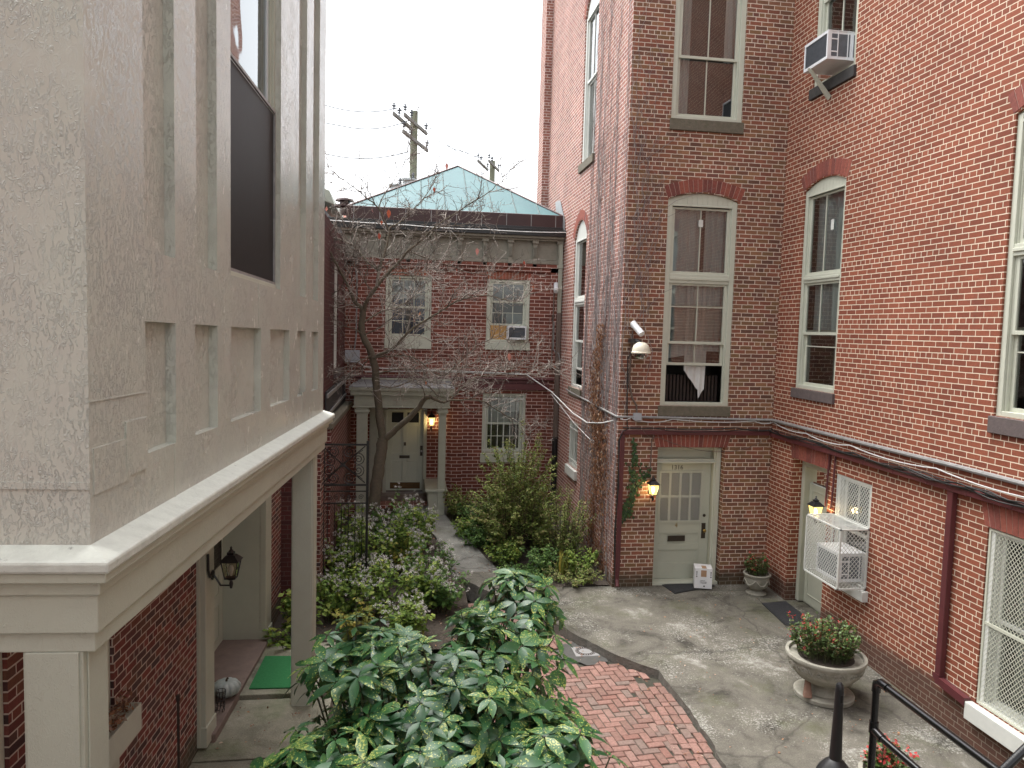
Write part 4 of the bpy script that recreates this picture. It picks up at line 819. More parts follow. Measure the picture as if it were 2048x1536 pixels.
pn = MB(); pn.quad(FW(-3.48, -.10, 6.26), FW(-2.15, -.10, 6.26), FW(-2.15, -.10, 8.25), FW(-3.48, -.10, 8.25)); pn.build('pane', M['glass'], win)
rm = MB(); P = [FW(u, d, z) for u, d, z in ((-3.7, -1.6, 4.4), (-1.9, -1.6, 4.4), (-1.9, -1.6, 8.5), (-3.7, -1.6, 8.5), (-3.7, -.165, 4.4), (-1.9, -.165, 4.4), (-1.9, -.165, 8.5), (-3.7, -.165, 8.5))]
rm.add(P, ((0, 1, 2, 3), (0, 4, 5, 1), (2, 6, 7, 3), (0, 3, 7, 4), (1, 5, 6, 2))); rm.build('room_interior', M['room'], win)
# brick wall under the porch
FK = lambda u, d, z: FW(u, d-1.05, z)
kw = MB()
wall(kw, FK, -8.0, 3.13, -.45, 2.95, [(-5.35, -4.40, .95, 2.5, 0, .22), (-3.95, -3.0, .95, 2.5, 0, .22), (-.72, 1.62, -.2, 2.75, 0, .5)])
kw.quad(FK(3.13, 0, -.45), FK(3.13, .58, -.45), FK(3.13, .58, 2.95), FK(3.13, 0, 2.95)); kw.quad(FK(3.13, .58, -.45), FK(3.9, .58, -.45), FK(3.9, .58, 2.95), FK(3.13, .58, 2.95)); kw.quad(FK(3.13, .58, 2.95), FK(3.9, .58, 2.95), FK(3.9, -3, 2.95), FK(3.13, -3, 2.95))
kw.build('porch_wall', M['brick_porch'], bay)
for (a, b) in ((-5.35, -4.40), (-3.95, -3.0)):
    w = window(bay, FK, a, b, .95, 2.5, 0, [(1.7, 2.44, .16, [.5], []), (1.0, 1.75, .19, [.5], [])], dep=.22, cw=.06, glass='glass_dark', room=.8, sill=(.02, .86, .948, .03, 'frame'))
dt = MB()
for (a, b, dd) in ((-1.02, -.72, .08), (1.62, 1.95, .08)):
    dt.box(FK, a, b, -.05, dd, -.08, 2.75); dt.box(FK, a-.02, b+.02, -.03, dd+.015, -.09, .13)
dt.box(FK, -1.06, -1.02, -.03, .03, -.08, 2.75)
dt.box(FK, 1.62, 1.66, -.5, -.05, -.0, 2.75); dt.box(FK, -.76, -.72, -.5, -.05, 0, 2.75); dt.box(FK, 1.602, 1.62, -.30, -.27, 0, 2.7); dt.box(FK, -.72, 1.62, -.5, .05, 2.70, 2.76)
dfr = dt.build('door_frame', M['cream_trim'], bay, bevel=.006)
jm = MB(); jm.quad(FK(1.60, -.5, .0), FK(1.60, -.0, .0), FK(1.60, -.0, 2.7), FK(1.60, -.5, 2.7)); jm.build('jamb_panel', M['door'], dfr)
lf = MB(); lf.box(FK, -.72, 1.60, -.56, -.5, 0, 2.7); panel(lf, FK, .75, 1.4, .15, .62, -.5); panel(lf, FK, .75, 1.4, .75, 1.05, -.5)
ld_ = lf.build('door', M['door'], dfr, bevel=.004)
lt = MB(); lattice(lt, FK, .62, 1.42, 1.18, 2.5, -.482, .045, .075, .012); rect_frame(lt, FK, .6, 1.44, 1.16, 2.52, -.498, -.47, .03); lt.build('security_mesh', M['bronze'], ld_)
dg = MB(); dg.box(FK, .64, 1.4, -.497, -.49, 1.2, 2.48); dg.build('pane', M['glass_dark'], ld_)
ts = MB(); ts.hexa([Vector(p) for p in ((-2.7, 8.17, -.3), (-1.965, 8.17, -.3), (-1.83, 10.68, -.3), (-2.7, 10.68, -.3), (-2.7, 8.17, -.005), (-1.965, 8.17, -.005), (-1.83, 10.68, -.005), (-2.7, 10.68, -.005))]); ts.build('door_step', M['brownstone_step'], bay, bevel=.012)

# planter box with dead flowers under the near porch window
wbx = thing('window_box', 'cream window box with withered plants on the shaded brick wall behind the near porch post', 'planter', FK(-3.4, .1, 1.2))
b = MB(); FKb = FK
b.box(FK, -3.95, -2.93, .031, .045, 1.14, 1.36); b.box(FK, -3.95, -2.93, .165, .18, 1.14, 1.36); b.box(FK, -2.945, -2.93, .045, .165, 1.14, 1.36); b.box(FK, -3.95, -3.935, .045, .165, 1.14, 1.36); b.box(FK, -3.935, -2.945, .045, .165, 1.14, 1.33); b.build('box', M['frame'], wbx, bevel=.004)

# ------------------------------------------------------------------ house and walls at the far left
nh = thing('neighbour_house', 'dim brick side wall of the house between the cream bay and the rear house', 'building', (-2.5, 15.5, 0))
FN = lambda u, d, z: Vector((-1.365+d, u, z)); b = MB()
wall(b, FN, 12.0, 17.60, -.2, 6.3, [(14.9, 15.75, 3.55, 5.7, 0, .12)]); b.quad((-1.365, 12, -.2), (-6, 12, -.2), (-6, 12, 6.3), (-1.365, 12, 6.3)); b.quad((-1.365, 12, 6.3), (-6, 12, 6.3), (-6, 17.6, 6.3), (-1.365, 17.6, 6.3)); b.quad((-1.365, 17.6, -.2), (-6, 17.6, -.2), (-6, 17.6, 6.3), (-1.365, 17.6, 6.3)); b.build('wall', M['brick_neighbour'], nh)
window(nh, FN, 14.9, 15.75, 3.55, 5.7, 0, [(4.6, 5.64, .05, [], []), (3.62, 4.65, .08, [], [])], dep=.12, glass='glass_dark', fmat='white', sill=(.05, 3.4, 3.548, .06, 'brown_sill'), room=.8)
gh = thing('gabled_house', 'old grey gabled roof end with a red tiled slope far behind on the left', 'building', (-3.0, 23, 0))
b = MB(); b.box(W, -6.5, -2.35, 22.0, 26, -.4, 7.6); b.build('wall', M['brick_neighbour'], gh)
b = MB(); b.hexa([Vector(p) for p in ((-3.4, 21.7, 8.25), (-2.0, 21.7, 7.75), (-2.0, 26, 7.75), (-3.4, 26, 8.25), (-3.4, 21.7, 8.6), (-2.15, 21.7, 8.15), (-2.15, 26, 8.15), (-3.4, 26, 8.6))]); b.build('eave', M['rear_trim'], gh, bevel=.02)
b = MB(); b.prism([(-3.3, 21.75, 6.9), (-1.75, 21.75, 7.0), (-2.35, 21.75, 7.72), (-3.3, 21.75, 7.9)], (0, 3, 0)); b.build('roof', M['slate'], gh)
b = MB(); b.hexa([Vector(p) for p in ((-3.2, 25.8, 7.6), (-1.3, 25.8, 7.6), (-1.3, 29, 7.6), (-3.2, 29, 7.6), (-3.2, 27.2, 8.3), (-1.3, 27.2, 8.3), (-1.3, 28, 8.3), (-3.2, 28, 8.3))]); b.build('roof', M['tile_red'], gh)
gw = thing('garden_wall', 'tall brick garden wall with stone coping running back to the porch', 'wall', (-1.35, 15, 0))
b = MB(); b.box(W, -1.46, -1.20, 12.72, 17.44, -.2, 2.70); b.build('wall', M['brick_garden'], gw)
b = MB(); b.hexa([Vector(p) for p in ((-1.49, 12.66, 2.702), (-1.165, 12.66, 2.702), (-1.165, 17.44, 2.60), (-1.49, 17.44, 2.60), (-1.49, 12.66, 2.80), (-1.165, 12.66, 2.80), (-1.165, 17.44, 2.70), (-1.49, 17.44, 2.70))]); b.build('coping', M['stone_sill'], gw, bevel=.012)
fn = thing('wooden_fence', 'weathered grey board fence standing above the garden wall coping', 'fence', (-1.42, 15.5, 2.6))
b = MB(); y = 13.2
while y < 17.3: b.box(W, -1.345, -1.325, y, y+.13, 2.70, 3.28); y += .14
b.build('board', M['weed'], fn); b = MB(); b.box(W, -1.324, -1.295, 13.2, 17.3, 3.17, 3.24); b.box(W, -1.324, -1.295, 13.2, 17.3, 2.85, 2.9); b.build('rail', M['conduit_grey'], fn)

# wrought iron gate with scrolls
ga_ = thing('iron_gate', 'tall black wrought iron gate with spiral scrolls beside the garden wall', 'gate', (-.95, 12.45, 0))
FG = lambda u, d, z: Vector((u, 12.45-d, z)); GX0, GX1 = -1.30, -.56
b = MB(); b.box(FG, GX1-.04, GX1, -.02, .02, -.15, 2.55); b.box(FG, GX0, GX0+.03, -.015, .015, -.1, 2.5); b.box(FG, GX0, GX1-.04, -.015, .015, 2.47, 2.5); b.box(FG, GX0, GX1-.04, -.015, .015, 1.80, 1.83); b.box(FG, GX0, GX1-.04, -.01, .01, 1.70, 1.72); b.box(FG, GX0, GX1-.04, -.01, .01, 1.50, 1.52); b.box(FG, GX0, GX1-.04, -.01, .01, .1, .13); b.build('frame', M['black_metal'], ga_)
b = MB()
def spiral(cx, cz, R, a0, turns, sgn):
    return [FG(cx+(R*(1-t/1.12))*math.cos(a0+sgn*turns*2*PI*t), 0, cz+(R*(1-t/1.12))*math.sin(a0+sgn*turns*2*PI*t)) for t in [i/26 for i in range(27)]]
mx, mz = (GX0+GX1-.04)/2-.03, 2.15
for (cx, cz, a0, s) in ((GX0+.17, 2.36, PI, -1), (mx+.10, 2.36, 0, 1), (GX0+.17, 1.93, PI, 1), (mx+.10, 1.93, 0, -1), (GX1-.17, 2.24, PI/2, -1), (GX1-.17, 2.06, -PI/2, 1), (GX0+.12, 2.22, PI/2, 1), (GX0+.12, 2.07, -PI/2, -1)):
    b = MB(); b.tube(spiral(cx, cz, .105, a0, 2.1, s), .0075, 5); b.build('scroll', M['black_metal'], ga_, smooth=True)
for q in range(6): b = MB(); b.tube(spiral(GX0+.12+q*.10, 1.61, .045, q*1.3, 1.6, 1 if q % 2 else -1), .005, 4); b.build('scroll', M['black_metal'], ga_, smooth=True)
b = MB()
for (x, z) in ((GX0+.02, 2.44), (GX1-.06, 2.46), (GX1-.06, 1.85), (GX0+.02, 1.86)): b.tube([FG(mx, 0, mz), FG(x, 0, z)], .009, 5); b.tube([FG(mx, .012, mz+.02), FG(lerp(mx, x, .9), .012, lerp(mz, z, .8))], .006, 5)
b.tube([FG(mx, 0, mz), FG(mx, 0, 2.48)], .007, 5); b.build('brace', M['black_metal'], ga_); b = MB()
for q in range(12): a = q*PI/6; b.add([FG(mx, .02, mz), FG(mx+.03*math.cos(a-.2), .02, mz+.03*math.sin(a-.2)), FG(mx+.065*math.cos(a), .03, mz+.065*math.sin(a)), FG(mx+.03*math.cos(a+.2), .02, mz+.03*math.sin(a+.2))], ((0, 1, 2, 3),))
b.build('rosette', M['black_metal'], ga_); b = MB()
for q in range(6): x = lerp(GX0+.08, GX1-.1, q/5); b.tube([FG(x, 0, .13), FG(x, 0, 1.5)], .007, 5)
b.build('bar', M['black_metal'], ga_)

# ------------------------------------------------------------------ lamps
def lantern(name, label, F, u, z, out, lit, s=1.0, col=None, power=6):
    """F facade frame; plate on the wall at (u,z), lamp body hung 'out' metres in front"""
    t = thing(name, label, 'wall lamp', F(u, 0, z), 'wall lanterns beside the doors')
    B = lambda x, y, zz: F(u+x*s, out+y*s, z+zz*s)
    b = MB(); b.lathe((0, 0, 0), [(.05, 0), (.055, .012), (.03, .022)], 16); b.v = [tuple(F(u+x*s, zz*s+.001, z-.06*s+y*s)) for x, y, zz in b.v]
    b.tube([F(u, .02, z-.06*s), F(u, out*.45, z-.17*s), B(0, 0, -.17), B(0, 0, -.09)], .011*s, 8); b.build('bracket', M['black_metal'], t, smooth=True)
    def ring(h, zz): return [B(-h, -h, zz), B(h, -h, zz), B(h, h, zz), B(-h, h, zz)]
    lo_, hi = ring(.05, -.09), ring(.08, .09)
    b = MB()
    for p, q in zip(lo_, hi): b.tube([p, q], .006*s, 5)
    for r in (lo_, hi):
        for i in range(4): b.tube([r[i], r[(i+1) % 4]], .007*s, 5)
    b.lathe(B(0, 0, -.10)-B(0, 0, 0)+B(0, 0, 0), [(.012*s, -.10*s), (.022*s, -.05*s), (.012*s, -.02*s), (.045*s, .0), (.05*s, .012*s)], 10)
    b.build('frame', M['black_metal'], t, smooth=True)
    b = MB(); h2, h3 = ring(.098, .092), ring(.045, .15); h4 = ring(.05, .165); 
    b.hexa(h2+h3); b.hexa(ring(.03, .15)+ring(.035, .18)); b.lathe(B(0, 0, .18), [(.03*s, 0), (.02*s, .02*s), (.008*s, .03*s), (.014*s, .045*s), (.002, .06*s)], 10); b.build('cap', M['black_metal'], t, bevel=.003*s)
    b = MB(); l2, h5 = ring(.047, -.088), ring(.077, .088)
    for i in range(4): b.quad(l2[i], l2[(i+1) % 4], h5[(i+1) % 4], h5[i])
    b.build('glass', M['glow' if lit else 'lamp_clear'], t)
    b = MB(); b.lathe(B(0, 0, -.04), [(.01*s, -.03*s), (.018*s, 0), (.028*s, .04*s), (.018*s, .075*s), (.004, .085*s)], 12); b.build('bulb', M['bulb' if lit else 'white_plastic'], t, smooth=True)
    if lit:
        l = bpy.data.lights.new('lamp_light', 'POINT'); l.energy = power; l.color = (1.0, .70, .34); l.shadow_soft_size = .05
        o = bpy.data.objects.new('lamp_light', l); sc.collection.objects.link(o); o.parent = t; o.location = B(0, .0, .0)-BASE[t.name]
    return t
lantern('wall_lantern', 'lit black lantern on the brick left of the numbered door', FT, 4.27, 1.76, .13, True, 1.0, power=7)
lantern('wall_lantern', 'lit black lantern on the red wing next to the caged window', FR, -10.50, 1.80, .22, True, 1.0, power=5)
lantern('wall_lantern', 'lit black lantern under the porch of the rear house', FB, .64, 2.26, .13, True, 1.05, power=6)
lantern('wall_lantern', 'unlit black lantern on the cream door frame of the left porch', lambda u, d, z: FK(u, d+.08, z), -.80, 1.78, .20, False, 1.05)
cb = MB(); cb.tube([FK(-1.0, .10, 2.0), FK(-.99, .10, 1.83), FK(-.94, .10, 1.74), FK(-.88, .10, 1.72), FK(-.82, .10, 1.76)], .014, 8)
tag(cb.build('lamp_cable', M['cable_black'], smooth=True), 'short black cable looping to the unlit left porch lantern', 'cable')

# ------------------------------------------------------------------ air conditioners, cage
def gridbars(mb, F, u0, u1, z0, z1, d, n, w=.006, vertical=False):
    for k in range(n):
        if vertical: u = lerp(u0, u1, (k+.5)/n); mb.box(F, u-w/2, u+w/2, d, d+.006, z0, z1)
        else: z = lerp(z0, z1, (k+.5)/n); mb.box(F, u0, u1, d, d+.006, z-w/2, z+w/2)
def ac_unit(label, F, u0, u1, z0, z1, d0, d1, side=True):
    t = thing('window_air_conditioner', label, 'air conditioner', F((u0+u1)/2, 0, z0), None)
    b = MB(); w_ = .028
    b.box(F, u0+.01, u1-.01, d0, d1-.06, z0+.01, z1-.012); b.box(F, u0, u1, d0, d1, z1-.012, z1); b.box(F, u0, u1, d0, d1, z0, z0+.02)
    for (a, c) in ((u0, u0+w_), (u1-w_, u1)): b.box(F, a, c, d1-.06, d1, z0+.02, z1-.012); b.box(F, a, c, d0, d0+.05, z0+.02, z1-.012)
    b.box(F, u0+w_, u1-w_, d1-.03, d1, z1-.045, z1-.012); b.box(F, u0+w_, u1-w_, d1-.03, d1, z0+.02, z0+.045)
    for q in (.40, .78): dd = lerp(d1, d0, q); b.box(F, u1-.012, u1, dd-.008, dd+.008, z0+.02, z1-.012); b.box(F, u0, u0+.012, dd-.008, dd+.008, z0+.02, z1-.012)
    for q in (.25, .68): b.box(F, u1-.0119, u1-.0001, lerp(d1, d0, .1), lerp(d1, d0, .40), lerp(z0, z1, q), lerp(z0, z1, q)+.02)
    body = b.build('case', M['white_plastic'], t, bevel=.004)
    b = MB(); b.box(F, u0+w_, u1-w_, d1-.03, d1-.018, z0+.045, z1-.045); gridbars(b, F, u0+w_, u1-w_, z0+.045, z1-.045, d1-.018, 20, .005); b.box(F, u1-.011, u1-.006, d0+.06, d1-.07, z0+.05, z1-.05); b.box(F, u0+.006, u0+.011, d0+.06, d1-.07, z0+.05, z1-.05); b.build('grille', M['fins'], t)
    return t
t = ac_unit('white air conditioner jutting from the top right window on a slanted bracket', FR, -11.32, -10.66, 8.56, 8.98, -.06, .36)
b = MB(); b.prism([FR(-11.15, .33, 8.55), FR(-11.15, .39, 8.57), FR(-11.15, .03, 8.12), FR(-11.15, .0, 8.18)], FR(-11.10, 0, 0)-FR(-11.15, 0, 0)); b.build('bracket', M['frame'], t)
b = MB(); b.box(FR, -11.60, -10.58, -.05, -.03, 8.5, 8.94); b.build('filler_panel', M['glass_dark'], t)
ac_unit('small white air conditioner with dark grille in the upper right window of the rear house', FB, 2.36, 2.80, 4.20, 4.52, -.08, .16)
ac_unit('white air conditioner locked inside the wire cage on the red wing', FR, -10.22, -9.66, .98, 1.40, -.1, .33)
cg = thing('window_cage', 'white welded cage of wire mesh bolted over the red wing window', 'cage', FR(-9.92, .25, 1.4))
b = MB(); u0, u1, z0, z1, D = -10.37, -9.47, .935, 1.80, .44; w_ = .022
for u in (u0, u1-w_):
    for d in (.002, D-w_): b.box(FR, u, u+w_, d, d+w_, z0, z1)
    for z in (z0, z1-w_): b.box(FR, u, u+w_, .002, D, z, z+w_)
for d in (.002, D-w_):
    for z in (z0, z1-w_): b.box(FR, u0, u1, d, d+w_, z, z+w_)
b.build('frame', M['white'], cg)
b = MB(); lattice(b, FR, u0+.01, u1-.01, z0+.01, z1-.01, D-.012, .058, .066, .0062)
for u in (u0+.008, u1-.012): FS = (lambda uu: (lambda a, d, z: FR(uu+d, a, z)))(u); lattice(b, FS, .02, D-.01, z0+.01, z1-.01, 0, .058, .066, .0062)
FTp = lambda a, d, c: FR(a, c, z1-.012+d)
for k in range(14): x = lerp(u0+.03, u1-.03, k/13); b.box(FR, x-.011, x+.011, .02, D-.02, z1-.012, z1-.004)
b.build('mesh', M['white'], cg)

# ------------------------------------------------------------------ security cameras and boxes
def bullet(label, F, u, z, su):
    t = thing('security_camera', label, 'camera', F(u, 0, z), None)
    b = MB(); b.tube([F(u, .0, z+.06), F(u, .06, z+.06), F(u, .10, z+.03)], .018, 8); b.lathe((0, 0, 0), [(.045, 0), (.045, .02), (.02, .03)], 14)
    k = len(b.v)-42; b.v = b.v[:k]+[tuple(F(u+x, zz, z+.06+y)) for x, y, zz in b.v[k:]]; b.build('mount', M['white_plastic'], t, smooth=True)
    a = F(u-.03*su, .06, z+.10); c = F(u+.06*su, .26, z-.07); d = (c-a); b = MB(); b.tube([a, a+d*.03, a+d*.97, c], [.04, .05, .05, .047], 16); b.build('housing', M['white_plastic'], t, smooth=True)
    b = MB(); b.tube([c+d*.002, c+d*.012], .036, 14); b.build('lens', M['black_plastic'], t)
    b = MB(); b.tube([a+d*.05+Vector((0, 0, .012)), c+d*.12+Vector((0, 0, .012))], [.054, .054], 12); b.build('hood', M['white_plastic'], t, smooth=True)
bullet('white bullet camera above the dome camera on the brick tower', FT, 3.84, 4.50, 1)
bullet('white bullet camera near the downspout high on the rear house', FB, 3.48, 5.42, -.4)
t = thing('dome_camera', 'cream dome camera with a smoked lens on the brick tower corner', 'camera', (3.89, 12.4, 4.2))
b = MB(); b.box(FT, 3.76, 3.90, .0, .16, 4.27, 4.34); b.tube([FT(3.83, .02, 4.30), FT(3.86, .16, 4.31), FT(3.90, .28, 4.28)], .03, 8); b.build('bracket', M['black_metal'], t, bevel=.006)
b = MB(); c = FT(3.90, .30, 4.10); b.lathe(c, [(.16, 0), (.165, .02), (.15, .03), (.145, .08), (.12, .14), (.07, .18), (.02, .19)], 24); b.build('housing', M['ivory_plastic'], t, smooth=True)
b = MB(); b.lathe(c, [(.125, -.001), (.118, -.05), (.09, -.09), (.04, -.11), (.005, -.115)], 24); b.build('lens', M['glass_dark'], t, smooth=True); b = MB(); b.lathe(c+Vector((0, 0, -.03)), [(.08, .02), (.08, -.02), (.03, -.05)], 16); b.build('lens_core', M['black_plastic'], t, smooth=True)
b = MB(); b.box(FT, 3.90, 4.02, .005, .09, 2.95, 3.07); b.box(FT, 3.895, 4.025, .09, .098, 2.945, 3.075); tag(b.build('junction_box', M['grey_plastic'], bevel=.004), 'small grey junction box on the conduit at the tower corner', 'junction box')
b = MB(); b.box(FB, -1.33, -1.02, .05, .20, 3.60, 3.87); b.box(FB, -1.34, -1.01, .20, .212, 3.595, 3.875); tag(b.build('electrical_box', M['grey_plastic'], bevel=.008), 'grey electrical box low on the left corner of the rear house', 'electrical box')
b = MB(); b.box(FB, 3.41, 3.47, .005, .05, 4.64, 4.80); tag(b.build('junction_box', M['white_plastic'], bevel=.004), 'tiny white junction box below the camera on the rear house', 'junction box')

# ------------------------------------------------------------------ conduits, ducts and cables
def run(name, label, cat, pts, r, mat, n=8, group=None):
    b = MB(); b.tube(pts, r, n); return tag(b.build(name, M[mat], smooth=True), label, cat, group)
def sag(pts, drop, n=8):
    out = []
    for a, c in zip(pts[:-1], pts[1:]):
        for i in range(n): t = i/n; p = Vector(a).lerp(Vector(c), t); p.z -= drop*4*t*(1-t); out.append(p)
    out.append(Vector(pts[-1])); return out
run('metal_conduit', 'grey metal conduit running along the tower front below the sill', 'conduit', [FT(4.02, .035, 3.0), FT(6.40, .035, 2.97), FT(6.44, .05, 2.97)], .022, 'conduit_grey', group=None)
run('metal_conduit', 'grey metal conduit running along the red wing above the doors', 'conduit', [FR(-12.33, .035, 2.97), FR(-9.5, .035, 2.975), FR(-8, .035, 2.985), FR(-3.0, .035, 2.97)], .03, 'conduit_grey')
run('metal_conduit', 'dark conduit along the vine covered side of the tower', 'conduit', [FL(-16.5, .03, 3.12), FL(-14.5, .03, 3.06), FL(-12.4, .03, 3.0), FT(3.63, .03, 3.0), FT(3.90, .03, 3.0)], .020, 'conduit_grey')
b = MB(); b.box(FT, 3.73, 6.42, .005, .085, 2.70, 2.775); b.tube([FT(3.70, .06, 2.70), FT(3.71, .06, 2.735), FT(3.75, .05, 2.745)], .034, 8); b.box(FT, 3.68, 3.75, .01, .08, .30, 2.70); b.tube([FT(3.715, .045, .32), FT(3.71, .05, .16), FT(3.70, .12, .05)], .036, 8)
tag(b.build('red_duct', M['red_duct'], bevel=.006), 'oxblood duct across the tower front, turning down at its left corner', 'duct')
b = MB(); b.box(FR, -12.30, -3.0, .005, .09, 2.69, 2.77)
for k in range(14): b.box(FR, -12.2+.65*k, -12.18+.65*k, .004, .096, 2.685, 2.775)
tag(b.build('red_duct', M['red_duct'], bevel=.006), 'oxblood duct along the red wing above its doors', 'duct')
b = MB(); b.box(FR, -7.95, -7.86, .004, .075, .46, 2.69); b.prism([FR(-7.95, .0, .40), FR(-7.86, .0, .40), FR(-7.86, .0, .46), FR(-7.95, .0, .46)], FR(0, .09, 0)-FR(0, 0, 0)); b.prism([FR(-7.90, .02, .36), FR(-7.90, .02, .44), FR(-7.43, .02, .40), FR(-7.43, .02, .32)], FR(0, .10, 0)-FR(0, .02, 0))
tag(b.build('downpipe', M['red_duct'], bevel=.006), 'square oxblood downpipe on the red wing beside the large mesh window', 'pipe')
for (u, lab) in ((-10.52, 'thin red pipe down the wing wall to the lantern'), (-10.36, 'thin red pipe with a bent foot beside the caged window')):
    run('red_pipe', lab, 'pipe', [FR(u-.0, .03, 2.69), FR(u-.02, .03, 2.1), FR(u-.03, .03, 1.95), FR(u-.07 if u > -10.5 else u-.03, .03, 1.86)], .015, 'red_duct')
def bundle(F, u0, u1, z, n, seed, label, span=.6):
    rn = random.Random(seed); b = MB()
    for k in range(n):
        pts = []; u = u0
        while u < u1: pts.append(F(u, .10+rn.uniform(-.02, .03), z+rn.uniform(-.035, .045)-.02*k/n)); u += span*rn.uniform(.6, 1.2)
        pts.append(F(u1, .1, z)); b.tube(sag(pts, .008, 3), rn.choice((.006, .008, .011)), 5)
    return tag(b.build('cable_bundle', M['cable_black'], smooth=True), label, 'cables')
bundle(FR, -12.32, -3.0, 2.80, 5, 4, 'sagging black cables tied along the oxblood duct of the red wing')
bundle(FT, 3.70, 6.4, 2.80, 2, 5, 'thin black cables over the oxblood duct on the tower front')
b = MB(); rn = random.Random(8)
for k in range(3): b.tube([FT(3.80, .09, 2.80), FT(3.70, .10, 2.76), FT(3.655-.01*k, .09, 2.6), FT(3.65+.01*k, .09, 1.8), FT(3.64-.01*k, .09, 1.0), FT(3.66, .10, .1)], .009, 6)
tag(b.build('cable_bundle', M['cable_black'], smooth=True), 'black cables hanging down the left corner of the tower beside the duct', 'cables')
run('white_cable', 'white cable sagging along the red wing under the conduit', 'cable', sag([FR(-12.35, .03, 2.95), FR(-11.2, .04, 2.90), FR(-10, .04, 2.90), FR(-8.2, .04, 2.90), FR(-6.4, .04, 2.88), FR(-3, .04, 2.9)], .05), .009, 'cable_white', 6)
run('white_cable', 'white cable drooping across the tower front under the conduit', 'cable', sag([FT(3.66, .05, 2.97), FT(3.86, .04, 3.0), FT(4.05, .04, 2.93), FT(4.6, .04, 2.97), FT(6.1, .04, 2.95), FT(6.44, .04, 2.93)], .035), .009, 'cable_white', 6)
run('white_cable', 'white cable looping from the rear house across to the tower corner', 'cable', [FB(-.9, .07, 3.38), FB(.5, .07, 3.42), FB(2.4, .07, 3.39), FB(2.85, .10, 3.38), Vector((3.30, 16.6, 3.05)), Vector((3.52, 15.4, 2.72)), Vector((3.55, 14.2, 2.66)), Vector((3.55, 13.1, 2.80)), FT(3.70, .05, 2.97)], .014, 'cable_white', 6)
run('white_cable', 'thin white cable dropping beside the barred window of the tower side', 'cable', [Vector((3.3, 16.7, 3.0)), Vector((3.55, 15.3, 2.5)), Vector((3.58, 14.0, 2.35)), Vector((3.60, 13.2, 2.42))], .008, 'cable_white', 6)
run('brown_conduit', 'brown conduit from the tower cameras down to the junction box', 'conduit', [FT(3.83, .02, 4.48), FT(3.82, .02, 4.2), FT(3.80, .02, 3.60), FT(3.87, .02, 3.32), FT(3.95, .02, 3.2), FT(3.96, .02, 3.08)], .016, 'brown_pipe')
run('black_cable', 'thin black cable beside the brown conduit under the dome camera', 'cable', sag([FT(3.86, .1, 4.28), FT(3.76, .04, 4.0), FT(3.78, .03, 3.2), FT(3.80, .03, 2.8)], .02), .010, 'cable_black', 6)
run('brown_conduit', 'thin conduit from the duct down to the lit lantern by the numbered door', 'conduit', [FT(4.30, .02, 2.68), FT(4.25, .02, 2.60), FT(4.24, .02, 1.95), FT(4.26, .03, 1.86)], .010, 'brown_pipe', 6)
run('brown_conduit', 'thin conduits down the rear house wall from its camera', 'conduit', [FB(3.45, .065, 5.4), FB(3.44, .065, 4.0), FB(3.44, .065, 3.5)], .014, 'brown_pipe', 6)
run('brown_conduit', 'bent conduit from the white junction box to the rear downspout', 'conduit', [FB(3.47, .065, 4.64), FB(3.47, .065, 4.0), FB(3.52, .08, 3.93), FB(3.58, .2, 3.9), FB(3.61, .22, 3.7)], .014, 'conduit_grey', 6)
run('white_cable', 'pale cables down the left edge of the rear house to the electrical box', 'cable', [FB(-1.13, .065, 5.7), FB(-1.1, .07, 5.5), FB(-1.1, .07, 4.2), FB(-1.14, .1, 3.88)], .016, 'conduit_grey', 6)
run('white_cable', 'white cable from the electrical box along the rear house wall', 'cable', [FB(-1.05, .12, 3.60), FB(-.9, .1, 3.5), FB(-.5, .08, 3.46), FB(.0, .08, 3.46), FB(2.9, .08, 3.40)], .013, 'cable_white', 6)
run('roof_wire', 'thin pale wire strung along the gutter of the rear house', 'wire', sag([FB(-3, .34, 6.78), FB(0, .34, 6.70), FB(1.8, .34, 6.68), FB(3.7, .33, 6.70)], .02), .011, 'cable_white', 5)
run('old_wire', 'thin wire hooked in slack curves over the numbered door', 'wire', sag([FT(4.05, .09, 2.79), FT(4.35, .05, 2.66), FT(5.55, .03, 2.40), FT(6.42, .04, 2.68)], .07), .005, 'brown_pipe', 4)

